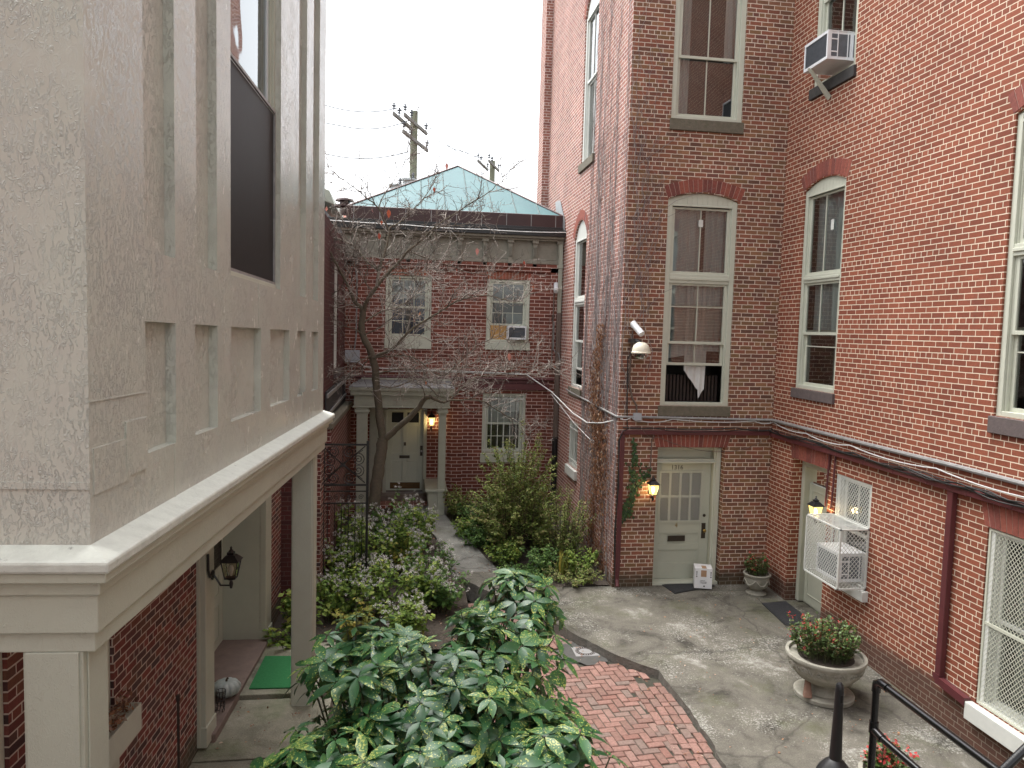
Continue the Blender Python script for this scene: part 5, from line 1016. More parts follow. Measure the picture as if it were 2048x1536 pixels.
# ------------------------------------------------------------------ utility poles
def pole(label, x, y, z1, arms, r=.17, tanks=()):
    t = thing('utility_pole', label, 'utility pole', (x, y, -.4))
    b = MB(); b.tube([(x, y, -.4), (x+.05, y, z1)], [r*1.25, r*.85], 12); b.build('post', M['pole'], t, smooth=True)
    for (ax, ay, az, L_, off) in arms:
        dx, dy = math.sin(rad(19)), math.cos(rad(19))
        b = MB(); c = Vector((ax, ay, az)); hw = Vector((dy, -dx, 0))*.045; a = c-Vector((dx, dy, 0))*L_/2; e = c+Vector((dx, dy, 0))*L_/2; up = Vector((0, 0, .07))
        b.hexa([a-hw-up, a+hw-up, e+hw-up, e-hw-up, a-hw+up, a+hw+up, e+hw+up, e-hw+up]); arm = b.build('crossarm', M['pole_arm'], t, bevel=.01)
        for q in (.03, .30, .97):
            p = a.lerp(e, q)+Vector((0, 0, .085)); b = MB(); b.lathe(p, [(.02, 0), (.02, .1), (.07, .11), (.07, .14), (.03, .15), (.03, .2), (.09, .21), (.09, .24), (.03, .26), (.03, .30), (.06, .32)], 10); b.build('insulator', M['fins'], arm, smooth=True)
    for (tx, ty, tz, tr, th) in tanks:
        b = MB(); b.lathe((tx, ty, tz), [(tr, 0), (tr, th), (tr*1.25, th+.02), (tr*1.25, th+.09), (tr*.3, th+.14)], 16); k = b.build('transformer', M['tank'], t, smooth=True); b = MB(); b.lathe((tx+.15, ty-.1, tz+th+.1), [(.03, 0), (.06, .05), (.03, .1), (.06, .15), (.03, .25)], 8); b.build('bushing', M['fins'], k, smooth=True)
    return t
pole('tall weathered utility pole with two crossarms behind the copper roof', .18, 31.9, 13.25, [(*at(806, 243, 31.6), 2.3, 0), (*at(832, 249, 31.7), 2.9, 0), (*at(832, 283, 31.6), 3.2, 0)], .17, [(*(at(818, 398, 31.3)), .26, .7), (*(at(792, 404, 31.4)), .26, .6)])
pole('shorter distant utility pole peeking over the right roof slope', 4.9, 45, 14.3, [(*at(966, 331, 44.6), 2.6, 0), (*at(988, 332, 44.7), 2.8, 0)], .19, [])
b = MB()
for (a, c, d, s_) in (((-.45, 30.5, 12.95), (-3.2, 30, 12.75), (-9.5, 29, 13.6), .15), ((.0, 30.5, 12.5), (-2.5, 30, 12.0), (-9.5, 29, 13.1), .15), ((.0, 30.5, 11.3), (-3, 30, 10.9), (-9.5, 29, 12.2), .15)):
    b.tube(sag([a, c], .2)+sag([c, d], s_)[1:], .02, 4)
b.build('wire_left', M['fins']).name = 'power_line'
tag(bpy.data.objects['power_line'], 'thin power lines leaving the tall pole to the left', 'wires')
b = MB()
for (a, d) in (((-.4, 30.4, 12.95), (4.2, 43.6, 14.4)), ((.9, 33, 12.95), (5.3, 44, 14.4)), ((.9, 33, 12.9), (4.6, 43.4, 14.3)), ((1.0, 33, 11.2), (4.7, 43.6, 13.6))): b.tube(sag([a, d], .55, 14), .018, 4)
tag(b.build('power_line', M['fins']), 'thin power lines slanting down from the tall pole to the distant one', 'wires')

# ------------------------------------------------------------------ things on the ground
def plant_foliage(mb, pos, d, n, L_, Wd, r, fold=.25, droop=.3, seg=2):
    """one leaf: midrib along d, blade facing n"""
    d = d.normalized(); s = d.cross(n)
    if s.length < 1e-4: s = d.orthogonal()
    s.normalize(); n = s.cross(d).normalized()
    if seg == 1:
        a, m_, t = pos, pos+d*L_*.5-n*droop*L_*.12, pos+d*L_-n*droop*L_*.5
        mb.add([a, m_+s*Wd/2+n*fold*Wd*.5, t, m_-s*Wd/2+n*fold*Wd*.5], ((0, 1, 2), (0, 2, 3)), r); return
    prof = (0.10, .85, 1.0, .62, 0.0) if seg == 4 else (.12, 1.0, 0.0)
    k = len(prof); vs = []
    for i, w_ in enumerate(prof):
        t = i/(k-1); c = pos+d*L_*(t-.12*droop*t*t)-n*droop*L_*t*t*.55; hw = Wd/2*w_
        vs += [c-s*hw+n*fold*hw, c, c+s*hw+n*fold*hw]
    fs = []
    for i in range(k-1):
        a = i*3; fs += [(a, a+1, a+4, a+3), (a+1, a+2, a+5, a+4)]
    mb.add(vs, fs, r)
def rv(rn): 
    while True:
        v = Vector((rn.uniform(-1, 1), rn.uniform(-1, 1), rn.uniform(-1, 1)))
        if .05 < v.length < 1: return v.normalized()
def flowers_in(t, c, R, h, n_l, n_f, seed, leaf='begonia_leaf', ls=.05, fs=.022, petal='petal'):
    rn = random.Random(seed); fo = MB(); fl_ = MB(); sm_ = MB()
    for k in range(int(n_l/9)):
        a = rn.uniform(0, 2*PI); q = R*math.sqrt(rn.random())*.92
        if rn.random() < .5 and noise.noise(Vector((q*math.cos(a)*5, q*math.sin(a)*5, seed))) < -.28: continue
        b0 = Vector(c)+Vector((q*.75*math.cos(a), q*.75*math.sin(a), 0)); hh = h*rn.uniform(.35, 1.15)*(1-.15*(q/R)**2)*(1.15-.3*math.cos(a-1.0)*q/R)
        tip = b0+Vector((math.cos(a)*q*.35, math.sin(a)*q*.35, hh)); sm_.tube([b0, b0.lerp(tip, .5)+Vector((0, 0, .02)), tip], [.004, .003, .002], 4)
        for i in range(9):
            p = b0.lerp(tip, rn.uniform(.25, 1)); d = rv(rn); d.z = abs(d.z)*.5+.1; plant_foliage(fo, p, d, Vector((0, 0, 1))+rv(rn)*.6, ls*rn.uniform(.7, 1.3), ls*.75*rn.uniform(.7, 1.2), rn.random(), .2, .4, 2)
        if k < n_f:
            for i in range(rn.randint(5, 8)):
                p = tip+rv(rn)*.025; d = rv(rn); plant_foliage(fl_, p, d, Vector((0, 0, 1))+rv(rn)*.5, fs*rn.uniform(.8, 1.3), fs, rn.random(), .3, .2, 2)
    fo.build('foliage', M[leaf], t); fl_.build('blossom', M[petal], t); sm_.build('stem', M['stem_green'], t)
u2 = thing('stone_urn', 'large round cast stone urn on a stepped disc foot in the courtyard', 'urn', (5.38, 8.62, -.11))
c = Vector((5.38, 8.62, -.11)); b = MB(); b.lathe(c, [(.36, 0), (.365, .045), (.35, .06), (.30, .062)], 40); b.build('foot', M['concrete_urn'], u2, smooth=True)
b = MB(); b.lathe(c+Vector((0, 0, .062)), [(.255, 0), (.26, .015), (.235, .06), (.20, .09), (.195, .13), (.23, .16), (.25, .17)], 40); b.build('pedestal', M['concrete_urn'], u2, smooth=True)
b = MB(); cbw = c+Vector((0, 0, .18)); b.lathe(cbw, [(.12, 0), (.24, .02), (.345, .08), (.415, .16), (.418, .168), (.424, .168), (.455, .27), (.465, .315), (.485, .325), (.49, .355), (.485, .37), (.445, .37), (.435, .33)], 56)
bowl = b.build('bowl', M['concrete_urn'], u2, smooth=True); b = MB()
for k in range(14):
    a0 = 2*PI*k/14
    pts = []
    for i in range(15):
        t_ = i/14; rr = .055*(1-.8*t_); th_ = t_*2.2*2*PI; a = a0+(rr*math.cos(th_))/.46; z = .245+rr*math.sin(th_)*.8; q = lerp(.440, .466, (z-.19)/.11); pts.append(cbw+Vector((q*math.cos(a), q*math.sin(a), z)))
    b.tube(pts, .008, 5); a1 = a0+PI/14; pts = [cbw+Vector((lerp(.440, .466, (z-.19)/.11)*math.cos(a0+(.10+.022*i)), lerp(.440, .466, (z-.19)/.11)*math.sin(a0+(.10+.022*i)), z)) for i, z in enumerate((.22, .265, .285, .27, .235, .21, .205, .22, .25))]; b.tube(pts, .007, 5)
b.build('relief', M['concrete_urn'], bowl, smooth=True)
b = MB(); b.lathe(cbw, [(.437, .318), (.3, .335), (.01, .35)], 24); b.build('soil', M['soil'], u2)
flowers_in(tag(thing('flower_plant', 'red-budded begonias filling the large stone urn', 'plant', cbw+Vector((0, 0, .33))), None, None), cbw+Vector((-.02, .02, .33)), .45, .40, 2600, 60, 21)
b = MB(); b.hexa([Vector(p) for p in ((5.00, 8.44, -.05), (5.10, 8.40, -.05), (5.13, 8.47, -.05), (5.03, 8.52, -.05), (5.06, 8.52, .15), (5.12, 8.50, .16), (5.14, 8.55, .15), (5.09, 8.58, .14))]); tag(b.build('clay_shard', M['log'], bevel=.015), 'broken brown clay shard leaning on the large urn foot', 'shard')
u1 = thing('stone_urn', 'small cast stone urn with swags at the tower corner', 'urn', (6.10, 11.98, -.012)); c = Vector((6.10, 11.98, -.012))
b = MB(); b.lathe(c, [(.17, 0), (.175, .02), (.12, .04), (.09, .06), (.10, .075)], 28); b.build('foot', M['concrete_urn'], u1, smooth=True)
b = MB(); b.lathe(c+Vector((0, 0, .076)), [(.06, 0), (.13, .02), (.195, .09), (.205, .16), (.21, .23), (.23, .25), (.235, .28), (.20, .285), (.19, .25)], 36); bo = b.build('bowl', M['concrete_urn'], u1, smooth=True)
b = MB()
for k in range(6): b.tube([c+Vector((lerp(.215, .212, t_)*math.cos(2*PI*(k+t_)/6), .214*math.sin(2*PI*(k+t_)/6), .076+.20-.09*math.sin(PI*t_))) for t_ in [i/8 for i in range(9)]], .011, 6)
b.build('swag', M['concrete_urn'], bo, smooth=True); b = MB(); b.lathe(c+Vector((0, 0, .076)), [(.20, .245), (.1, .255), (.01, .26)], 16); b.build('soil', M['soil'], u1)
flowers_in(thing('flower_plant', 'small red-flowered begonias in the urn at the tower corner', 'plant', c+Vector((0, 0, .33))), c+Vector((0, 0, .33)), .23, .30, 520, 26, 22, ls=.055)
pot = thing('flower_pot', 'pot of bright red flowers behind the black railing post', 'flower pot', (3.46, 4.72, 1.10)); b = MB(); b.lathe((3.46, 4.72, 1.10), [(.13, 0), (.17, .22), (.18, .22), (.18, .26), (.15, .26), (.14, .22)], 24); b.build('pot', M['concrete_urn'], pot, smooth=True)
b = MB(); b.lathe((3.46, 4.72, 1.10), [(.145, .20), (.02, .23)], 16); b.build('soil', M['soil'], pot)
flowers_in(pot, Vector((3.46, 4.72, 1.32)), .18, .23, 420, 40, 23, ls=.05, fs=.026)

# parcel, mats, pumpkin and the rest
bxo = thing('parcel_box', 'white cardboard parcel standing on the mat in front of the numbered door', 'box', (5.27, 12.28, .02))
an = rad(-16); cbx = Vector((5.25, 12.30, 0)); FX = lambda u, d, z: Vector((cbx.x+u*math.cos(an)+d*math.sin(an), cbx.y+u*math.sin(an)-d*math.cos(an), z+.022))
b = MB(); b.box(FX, -.15, .15, -.13, .13, 0, .36); b.build('carton', M['card'], bxo, bevel=.005)
b = MB(); b.box(FX, -.045, .05, .1302, .132, .21, .325); b.box(FX, -.03, .05, -.02, .132, .3601, .362); b.build('address_label', M['tape'], bxo); b = MB()
for x in (-.115, .125):
    b.box(FX, x-.012, x+.012, .1302, .1315, .20, .215); b.box(FX, x-.005, x+.005, .1302, .1315, .225, .29); b.prism([FX(x-.013, .1302, .285), FX(x+.013, .1302, .285), FX(x, .1302, .31)], FX(0, .0013, 0)-FX(0, 0, 0))
for (z, x0, x1) in ((.135, -.05, .03), (.112, -.06, .055), (.092, -.045, .05)):
    q = x0
    rn = random.Random(int(z*1000))
    while q < x1: w_ = rn.uniform(.004, .009); b.box(FX, q, q+w_, .1302, .1312, z, z+.010); q += w_+.003
b.box(FX, .005, .028, .1302, .1312, .03, .055); b.build('printing', M['ink'], bxo)
def mat_poly(name, label, pts, h, mat, inner=True):
    b = MB(); b.prism([Vector(p) for p in pts], (0, 0, h)); c_ = sum((Vector(p) for p in pts), Vector())/len(pts)
    if inner:
        q = [c_.lerp(Vector(p), .9)+Vector((0, 0, h)) for p in pts]; b.prism(q, (0, 0, .004))
    return tag(b.build(name, M[mat], bevel=.002), label, 'doormat')
mat_poly('doormat', 'black rubber doormat lying askew at the numbered door', [(4.56, 12.50, .004), (4.65, 12.03, -.007), (5.50, 12.33, .003), (5.28, 12.63, .011)], .012, 'doormat')
mat_poly('doormat', 'dark grey doormat at the doorway of the red wing', [(5.98, 11.52, -.022), (5.95, 10.66, -.047), (6.44, 10.66, -.047), (6.44, 11.58, -.022)], .012, 'doormat')
mat_poly('turf_mat', 'bright green artificial grass mat by the left porch step', [(-1.83, 9.27, -.053), (-1.34, 9.25, -.053), (-1.40, 10.15, -.053), (-1.80, 10.18, -.053)], .014, 'turf', False)
b = MB(); c = Vector((-2.04, 9.02, -.005)); n = 72; prof = []
vs = []; k = 14
for j in range(k+1):
    ph = -PI/2+PI*j/k
    for i in range(n):
        th_ = 2*PI*i/n; rib = .80+.20*abs(math.sin(th_*5.5))**.5
        q = .155*math.cos(ph)*rib*(1+.08*math.cos(ph)); z = .108*math.sin(ph)-(.03*max(0, math.sin(ph))**6); vs.append(c+Vector((q*math.cos(th_), q*math.sin(th_), .108+z)))
b.add(vs, [(j*n+i, j*n+(i+1) % n, (j+1)*n+(i+1) % n, (j+1)*n+i) for j in range(k) for i in range(n)])
pk = thing('pumpkin', 'ribbed grey-white pumpkin on the brownstone porch step', 'pumpkin', c); b.build('rind', M['pumpkin'], pk, smooth=True, sharp=None)
b = MB(); b.tube([c+Vector((0, 0, .175)), c+Vector((.004, 0, .21)), c+Vector((.02, .005, .225))], [.016, .011, .012], 8); b.build('stalk', M['stem_brown'], pk, smooth=True)
b = MB()
for k in range(5):
    cc = Vector((-2.03, 8.66+.015*k, .035+.045*k)); b.tube([cc+Vector((.05*math.cos(a), .05*math.sin(a), 0)) for a in [i*PI/6 for i in range(13)]], .0035, 4)
for k in range(8): a = k*PI/4; b.tube([Vector((-2.03+.05*math.cos(a), 8.66+.05*math.sin(a), .0)), Vector((-2.03+.05*math.cos(a+.8), 8.72+.05*math.sin(a+.8), .21))], .0035, 4)
tag(b.build('wire_basket', M['black_metal']), 'small black wire basket tucked below the pumpkin at the door frame', 'basket')
b = MB(); b.lathe((-2.20, 9.12, -.005), [(.04, 0), (.07, .04), (.06, .09), (.015, .12)], 14); tag(b.build('white_gourd', M['pumpkin'], smooth=True), 'small pale gourd half hidden behind the pumpkin', 'gourd')
b = MB(); b.tube([(-1.86, 6.5, -.13), (-1.865, 6.5, 1.22)], .012, 8); b.tube([(-1.865, 6.5, 1.22), (-1.865, 6.5, 1.27)], .018, 8); tag(b.build('iron_rod', M['rust'], smooth=True), 'thin rusty iron rod upright before the porch brick wall', 'rod')
dc = thing('drain_cover', 'square pale drain cover set in the brick path by the slab edge', 'drain cover', (2.665, 10.3, -.20)); b = MB(); b.box(W, 2.49, 2.84, 10.14, 10.46, -.24, -.183); b.build('plate', M['drain'], dc, bevel=.006)
b = MB()
for R in (.145, .10): b.tube([(2.665+R*math.cos(a), 10.30+R*.93*math.sin(a), -.182) for a in [i*PI/18 for i in range(37)]], .004, 4)
for k in range(22): a = 2*PI*k/22; b.box(lambda u, d, z, a=a: Vector((2.665+u*math.cos(a)-d*math.sin(a), 10.30+(u*math.sin(a)+d*math.cos(a))*.93, z)), .108, .136, -.006, .006, -.184, -.178)
b.build('ring', M['rust'], dc)
rn = random.Random(5); ol = []
for i in range(26): a = 2*PI*i/26; q = 1+rn.uniform(-.18, .18); ol.append((2.64+.42*q*math.cos(a), 10.27+.36*q*math.sin(a), -.194))
b = MB(); b.prism([Vector(p) for p in ol], (0, 0, .004)); struct(b.build('tar_patch', M['asphalt']))
# black smokers' post
cg_ = thing('ash_post', 'black tapered smokers post with domed base by the railing', 'ashtray', (4.30, 6.62, -.17)); c = Vector((4.30, 6.62, -.17))
b = MB(); b.lathe(c, [(.20, 0), (.205, .08), (.195, .22), (.17, .33), (.10, .42), (.06, .455)], 12); b.build('base', M['black_plastic'], cg_, smooth=True, sharp=.4)
b = MB(); b.lathe(c, [(.060, .45), (.054, .65), (.044, .95), (.041, 1.17), (.034, 1.215), (.018, 1.235)], 24); b.build('tube', M['black_plastic'], cg_, smooth=True); b = MB(); b.box(W, c.x-.012, c.x+.012, c.y-.046, c.y-.030, c.z+1.05, c.z+1.12); b.build('slot', M['screen'], cg_)
# black pipe railing
rl = thing('pipe_railing', 'glossy black pipe railing at the lower right of the courtyard', 'railing', (3.2, 4.5, 1.1))
def pipe(pts, r=.024): b = MB(); b.tube(pts, r, 14); return b
b = pipe([(3.19, 4.5, 1.10), (3.19, 4.5, 2.13)]); b.tube([(3.19, 4.5, 1.79), (3.19, 4.5, 1.87)], .031, 14); b.build('post', M['black_paint'], rl, smooth=True)
b = pipe([(3.19, 4.5, 2.10), (3.19, 4.49, 2.14), (3.19, 4.46, 2.155), (3.19, 4.40, 2.16), (3.19, 2.4, 2.16)]); b.tube([(3.19, 4.5, 2.08), (3.19, 4.495, 2.135), (3.19, 4.45, 2.16), (3.19, 4.38, 2.16)], .030, 14); b.build('top_rail', M['black_paint'], rl, smooth=True)
b = pipe([(3.19, 4.5, 1.815), (3.19, 4.42, 1.80), (3.19, 2.4, 1.80)]); b.tube([(3.19, 4.5, 1.815), (3.19, 4.40, 1.80)], .029, 14); b.build('mid_rail', M['black_paint'], rl, smooth=True)
b = pipe([(3.19, 2.4, 1.10), (3.19, 2.4, 2.17)]); b.build('post', M['black_paint'], rl, smooth=True)
r2 = thing('pipe_railing', 'end of a second black railing rising at the bottom right corner', 'railing', (3.5, 3.6, 1.1)); a = at(1990, 1556, 3.75); e = at(2075, 1474, 3.75)
b = pipe([a+(a-e)*1.2, e+(e-a)*1.0]); b.build('top_rail', M['black_paint'], r2, smooth=True); q = e+(e-a)*.6; b = pipe([(q.x, q.y, 1.10), q]); b.build('post', M['black_paint'], r2, smooth=True); q = a+(a-e)*.9; b = pipe([(q.x, q.y, 1.10), q]); b.build('post', M['black_paint'], r2, smooth=True)

# ------------------------------------------------------------------ the bare tree
tree = thing('bare_tree', 'leafless grey-brown tree forking in front of the rear house porch', 'tree', (-.6, 14.5, .05))
rn = random.Random(17)
tk = MB(); br = MB(); tw_ = MB(); lv = MB(); bud = MB()
def P2(pts, y0, y1): k = len(pts); return [at(x, y, lerp(y0, y1, i/(k-1))) for i, (x, y) in enumerate(pts)]
def smooth(pts, n=4, j=.012):
    out = []; k = len(pts)
    for i in range(k-1):
        p0, p1, p2, p3 = pts[max(i-1, 0)], pts[i], pts[i+1], pts[min(i+2, k-1)]
        for q in range(n):
            t = q/n; v = .5*((2*p1)+(p2-p0)*t+(2*p0-5*p1+4*p2-p3)*t*t+(3*p1-p0-3*p2+p3)*t**3)
            out.append(v+Vector((rn.uniform(-j, j), rn.uniform(-j, j), rn.uniform(-j, j))))
    out.append(pts[-1]); return out
trunk = smooth(P2([(741, 1125), (744, 1075), (746, 1031), (751, 980), (757, 941), (762, 905), (766, 877)], 14.5, 14.6), 4, .008)
rt = [.135, .125, .118, .112, .108, .104, .102, .1]+[.1]*40
tk.tube(trunk, [lerp(.128, .104, i/(len(trunk)-1))*(1+.06*math.sin(i*2.1)) for i in range(len(trunk))], 14)
left = smooth(P2([(766, 880), (763, 860), (758, 820), (755, 791), (752, 760), (750, 735), (745, 716), (738, 695), (728, 677), (723, 654), (725, 633), (727, 618)], 14.6, 14.4), 3, .006)
tk.tube(left, [lerp(.078, .058, i/(len(left)-1))*(1+.05*math.sin(i*1.7)) for i in range(len(left))], 12)
right = smooth(P2([(766, 880), (782, 868), (798, 852), (817, 837), (838, 814), (850, 797), (861, 794)], 14.6, 14.2), 3, .006)
tk.tube(right, [lerp(.068, .042, i/(len(right)-1)) for i in range(len(right))], 10)
tk.build('trunk', M['bark'], tree, smooth=True)
limbs = [
 ([(727, 620), (709, 602), (700, 580), (690, 560), (675, 531), (657, 500), (640, 470)], 14.4, 13.9, .042, .014),
 ([(727, 622), (732, 606), (746, 583), (773, 550), (798, 523), (817, 502), (848, 475), (867, 456), (898, 435), (945, 405), (985, 378), (1008, 350)], 14.4, 13.7, .046, .004),
 ([(755, 565), (761, 529), (773, 494), (779, 458), (792, 449), (813, 435), (834, 412), (859, 379), (868, 350)], 14.35, 14.9, .030, .005),
 ([(778, 462), (757, 417), (734, 396), (707, 373), (682, 356), (652, 331)], 14.6, 14.2, .018, .004),
 ([(757, 420), (762, 402), (775, 381), (792, 354), (807, 329), (815, 300), (818, 285)], 14.55, 14.8, .013, .003),
 ([(759, 544), (730, 519), (711, 494), (682, 481), (652, 479), (630, 470)], 14.4, 14.9, .020, .006),
 ([(752, 712), (773, 704), (790, 693), (807, 675), (827, 656), (857, 637), (882, 622), (907, 606), (928, 598), (974, 591), (1010, 600), (1036, 604), (1061, 583)], 14.4, 13.6, .034, .004),
 ([(728, 645), (745, 632), (763, 622), (786, 618), (811, 606), (832, 587), (843, 562), (848, 540)], 14.4, 15.0, .018, .004),
 ([(730, 668), (750, 660), (773, 645), (800, 622), (822, 605)], 14.4, 14.0, .013, .004),
 ([(861, 794), (880, 803), (894, 802), (913, 787), (934, 766), (952, 755), (1000, 748), (1040, 742), (1085, 738)], 14.2, 15.0, .030, .005),
 ([(894, 801), (930, 799), (965, 802), (991, 818), (1017, 834), (1046, 847), (1062, 862)], 14.2, 14.6, .020, .004),
 ([(850, 797), (847, 779), (840, 770), (821, 762), (800, 770)], 14.2, 13.7, .014, .004),
 ([(875, 792), (862, 776), (852, 768), (846, 741), (829, 724), (815, 716)], 14.2, 14.7, .016, .004),
 ([(752, 748), (775, 742), (815, 738), (870, 742), (930, 735), (1000, 740), (1060, 733), (1112, 735)], 14.45, 15.3, .018, .004),
 ([(745, 716), (780, 712), (830, 716), (880, 752), (915, 728), (942, 702), (974, 683), (1005, 668)], 14.4, 14.0, .016, .004),
 ([(722, 665), (700, 655), (670, 650), (640, 640)], 14.4, 14.1, .014, .004),
 ([(727, 620), (705, 612), (680, 606), (650, 600)], 14.4, 15.0, .015, .004),
 ([(743, 712), (722, 720), (695, 738), (672, 745), (650, 756)], 14.4, 13.8, .013, .004),
 ([(742, 705), (730, 728), (705, 745), (690, 760), (668, 752)], 14.4, 15.0, .012, .004),
 ([(868, 456), (900, 452), (940, 446), (975, 430)], 14.0, 14.8, .012, .003),
 ([(817, 502), (850, 515), (890, 528), (940, 545), (985, 552), (1015, 570)], 14.2, 14.9, .013, .003),
 ([(690, 560), (680, 580), (662, 590), (645, 612)], 14.1, 14.5, .012, .004),
 ([(746, 583), (730, 560), (735, 530), (712, 500), (700, 470), (690, 450)], 14.4, 14.0, .014, .003),
 ([(773, 550), (800, 545), (830, 552), (860, 540), (905, 545)], 14.3, 13.6, .012, .003),
 ([(752, 770), (790, 775), (830, 760), (870, 765), (910, 770), (960, 760)], 14.5, 13.7, .014, .003),
]
def twig(p, d, L_, r, lev, planar):
    n = 5 if lev < 2 else 3; pts = [p]; q = p; v = d.normalized(); kids = []
    for i in range(n):
        v = (v+Vector((rn.uniform(-.22, .22), rn.uniform(-.22, .22), rn.uniform(-.18, .24)))).normalized(); q = q+v*L_/n; pts.append(q)
        if lev < 2 and i < n: kids.append((q, v, i))
    tone = min(1, max(0, rn.gauss(.62 if q.z < 5.5 else .42, .27)))
    tw_.tube(pts, [lerp(r, r*.45, i/n) for i in range(n+1)], 4 if lev else 5, tone, False)
    for (q, v, i) in kids:
        for _ in range(2 if lev == 0 and rn.random() < .35 else 1):
            if rn.random() < (.15 if lev == 0 else .5): continue
            s = rv(rn); s.z = s.z*.55+.15; s = (s-v*s.dot(v))
            if s.length < .1: continue
            twig(q, v*.75+s.normalized()*rn.uniform(.6, 1.1), L_*rn.uniform(.32, .62), max(.0033, r*.66), lev+1, planar)
    if lev == 2 or rn.random() < .3:
        e = pts[-1]; bud.tube([e, e+v*.012, e+v*.026], [.0022, .0045, .001], 4, min(1, tone+.2), False)
    if rn.random() < .0012: plant_foliage(lv, pts[-1], Vector((rn.uniform(-.4, .4), rn.uniform(-.4, .4), -1)), rv(rn), .10, .055, rn.random(), .3, .5, 2)
for (px, y0, y1, r0, r1) in limbs:
    pts = smooth(P2(px, y0, y1), 4, .010); k = len(pts)
    br.tube(pts, [lerp(r0, r1, (i/(k-1))**.8) for i in range(k)], 7 if r0 > .015 else 5, rn.uniform(.1, .4))
    acc = 0
    for i in range(2, k):
        acc += (pts[i]-pts[i-1]).length
        if acc > .14:
            acc = 0
            t = (pts[i]-pts[i-1]).normalized()
            for _ in range(2 if rn.random() < .6 else 1):
                s = rv(rn); s.z = s.z*.5+.12; s = s-t*s.dot(t)
                twig(pts[i], t*.6+s.normalized()*rn.uniform(.6, 1.1), rn.uniform(.28, .72), min(max(.006, r0*.42), .0085), 0, 0)
    twig(pts[-1], pts[-1]-pts[-2], .4, r1, 0, 0)
for (x, y, s_) in ((777, 423, .16), (758, 470, .12), (954, 500, .14), (1018, 710, .16), (893, 330, .13), (1066, 574, .1), (868, 378, .1)):
    p = at(x, y-4, 14.2); plant_foliage(lv, p, Vector((.1, -.2, -1)), Vector((.2, -1, .1)), s_, s_*.5, rn.random(), .3, .5, 4)
br.build('branches', M['bark'], tree, smooth=True); tw_.build('twigs', M['twig'], tree); bud.build('buds', M['twig'], tree); lv.build('last_leaves', M['autumn_leaf'], tree)

# ------------------------------------------------------------------ climbers
vine = thing('dried_vine', 'dried brown climbing vine clinging to the left side of the brick tower', 'vine', (3.6, 13.3, 0)); rn = random.Random(31)
vs_ = MB(); vl = MB()
def climb(F, u, z, ztop, r, wander, lev=0):
    pts = [F(u, .012, z)]; 
    while z < ztop:
        z += rn.uniform(.12, .25); u += rn.gauss(0, wander); u = min(u, -12.42) if F is FL else max(3.66, min(4.3, u)); pts.append(F(u, .010+rn.uniform(0, .012), z))
        if lev < 1 and rn.random() < .16: climb(F, u, z, z+rn.uniform(.4, 1.8), r*.55, wander*2.2, lev+1)
    vs_.tube(pts, [lerp(r, r*.4, i/len(pts)) for i in range(len(pts))], 4, rn.random(), False)
for k in range(74): climb(FL, -rn.uniform(12.45, 15.0), rn.uniform(-.05, 3.5), rn.uniform(4, 11.5), rn.uniform(.0035, .0075), .035)
for k in range(10): climb(FL, -rn.uniform(12.6, 13.9), -.05, rn.uniform(3.5, 6), rn.uniform(.006, .013), .02)
for k in range(9): climb(FT, rn.uniform(3.70, 4.25), rn.uniform(3.0, 7), rn.uniform(7, 11), .0045, .05)
for k in range(10):
    u = rn.uniform(3.9, 5.4); z = rn.uniform(5, 8.5); pts = [FT(3.8, .01, z-.8), FT(lerp(3.8, u, .5), .012, z-.25), FT(u, .01, z)]; vs_.tube(pts, [.004, .003, .002], 4, .3, False)
vs_.build('stems', M['vine_stem'], vine)
for k in range(4400):
    z = rn.choice((rn.uniform(.15, 3.0), rn.uniform(.15, 3.0), rn.uniform(2.2, 4.6))); cy = lerp(13.25, 13.75, z/4.6)+.18*math.sin(z*2.3); w_ = lerp(.42, .16, min(1, z/4.4)); y = rn.gauss(cy, w_)
    if y < 12.44 or noise.noise(Vector((y*2.2, z*1.1, 3))) < -.32: continue
    d = Vector((rn.uniform(-.5, .1), rn.uniform(-.6, .6), -1)); L_ = rn.uniform(.035, .085)
    plant_foliage(vl, Vector((XL-.02-rn.uniform(0, .09), y, z)), d, Vector((-1, rn.uniform(-.8, .8), rn.uniform(-.3, .5))), L_, L_*rn.uniform(.35, .7), rn.random(), .4, .8, 2)
vl.build('dried_leaves', M['dead_leaf'], vine)
ivy = thing('ivy_vine', 'green ivy strand climbing the brick left of the numbered door', 'vine', (3.85, 12.4, 1.2)); b = MB(); s_ = MB()
for (pts, n, w_) in (([(3.93, 2.60), (3.95, 2.3), (3.98, 2.0), (3.97, 1.8), (3.92, 1.6), (3.85, 1.4), (3.80, 1.25)], 240, .055), ([(3.97, 1.75), (4.08, 1.84), (4.16, 1.98), (4.21, 2.12)], 46, .03)):
    P = [FT(u, .012, z) for u, z in pts]; s_.tube(smooth(P, 4, .006), .004, 4)
    for k in range(n):
        q = rn.random()*(len(pts)-1); i = int(q); f = q-i; u = lerp(pts[i][0], pts[i+1][0], f)+rn.gauss(0, w_*(.45 if q < 1.2 else 1)); z = lerp(pts[i][1], pts[i+1][1], f)+rn.gauss(0, .03); L_ = rn.uniform(.035, .07)
        plant_foliage(b, FT(u, rn.uniform(.015, .05), z), Vector((rn.uniform(-.6, .6), -.25, -1)), Vector((rn.uniform(-.3, .3), -1, rn.uniform(0, .6))), L_, L_*.95, rn.random(), .15, .3, 2)
b.build('leaves', M['ivy'], ivy); s_.build('stems', M['stem_brown'], ivy)

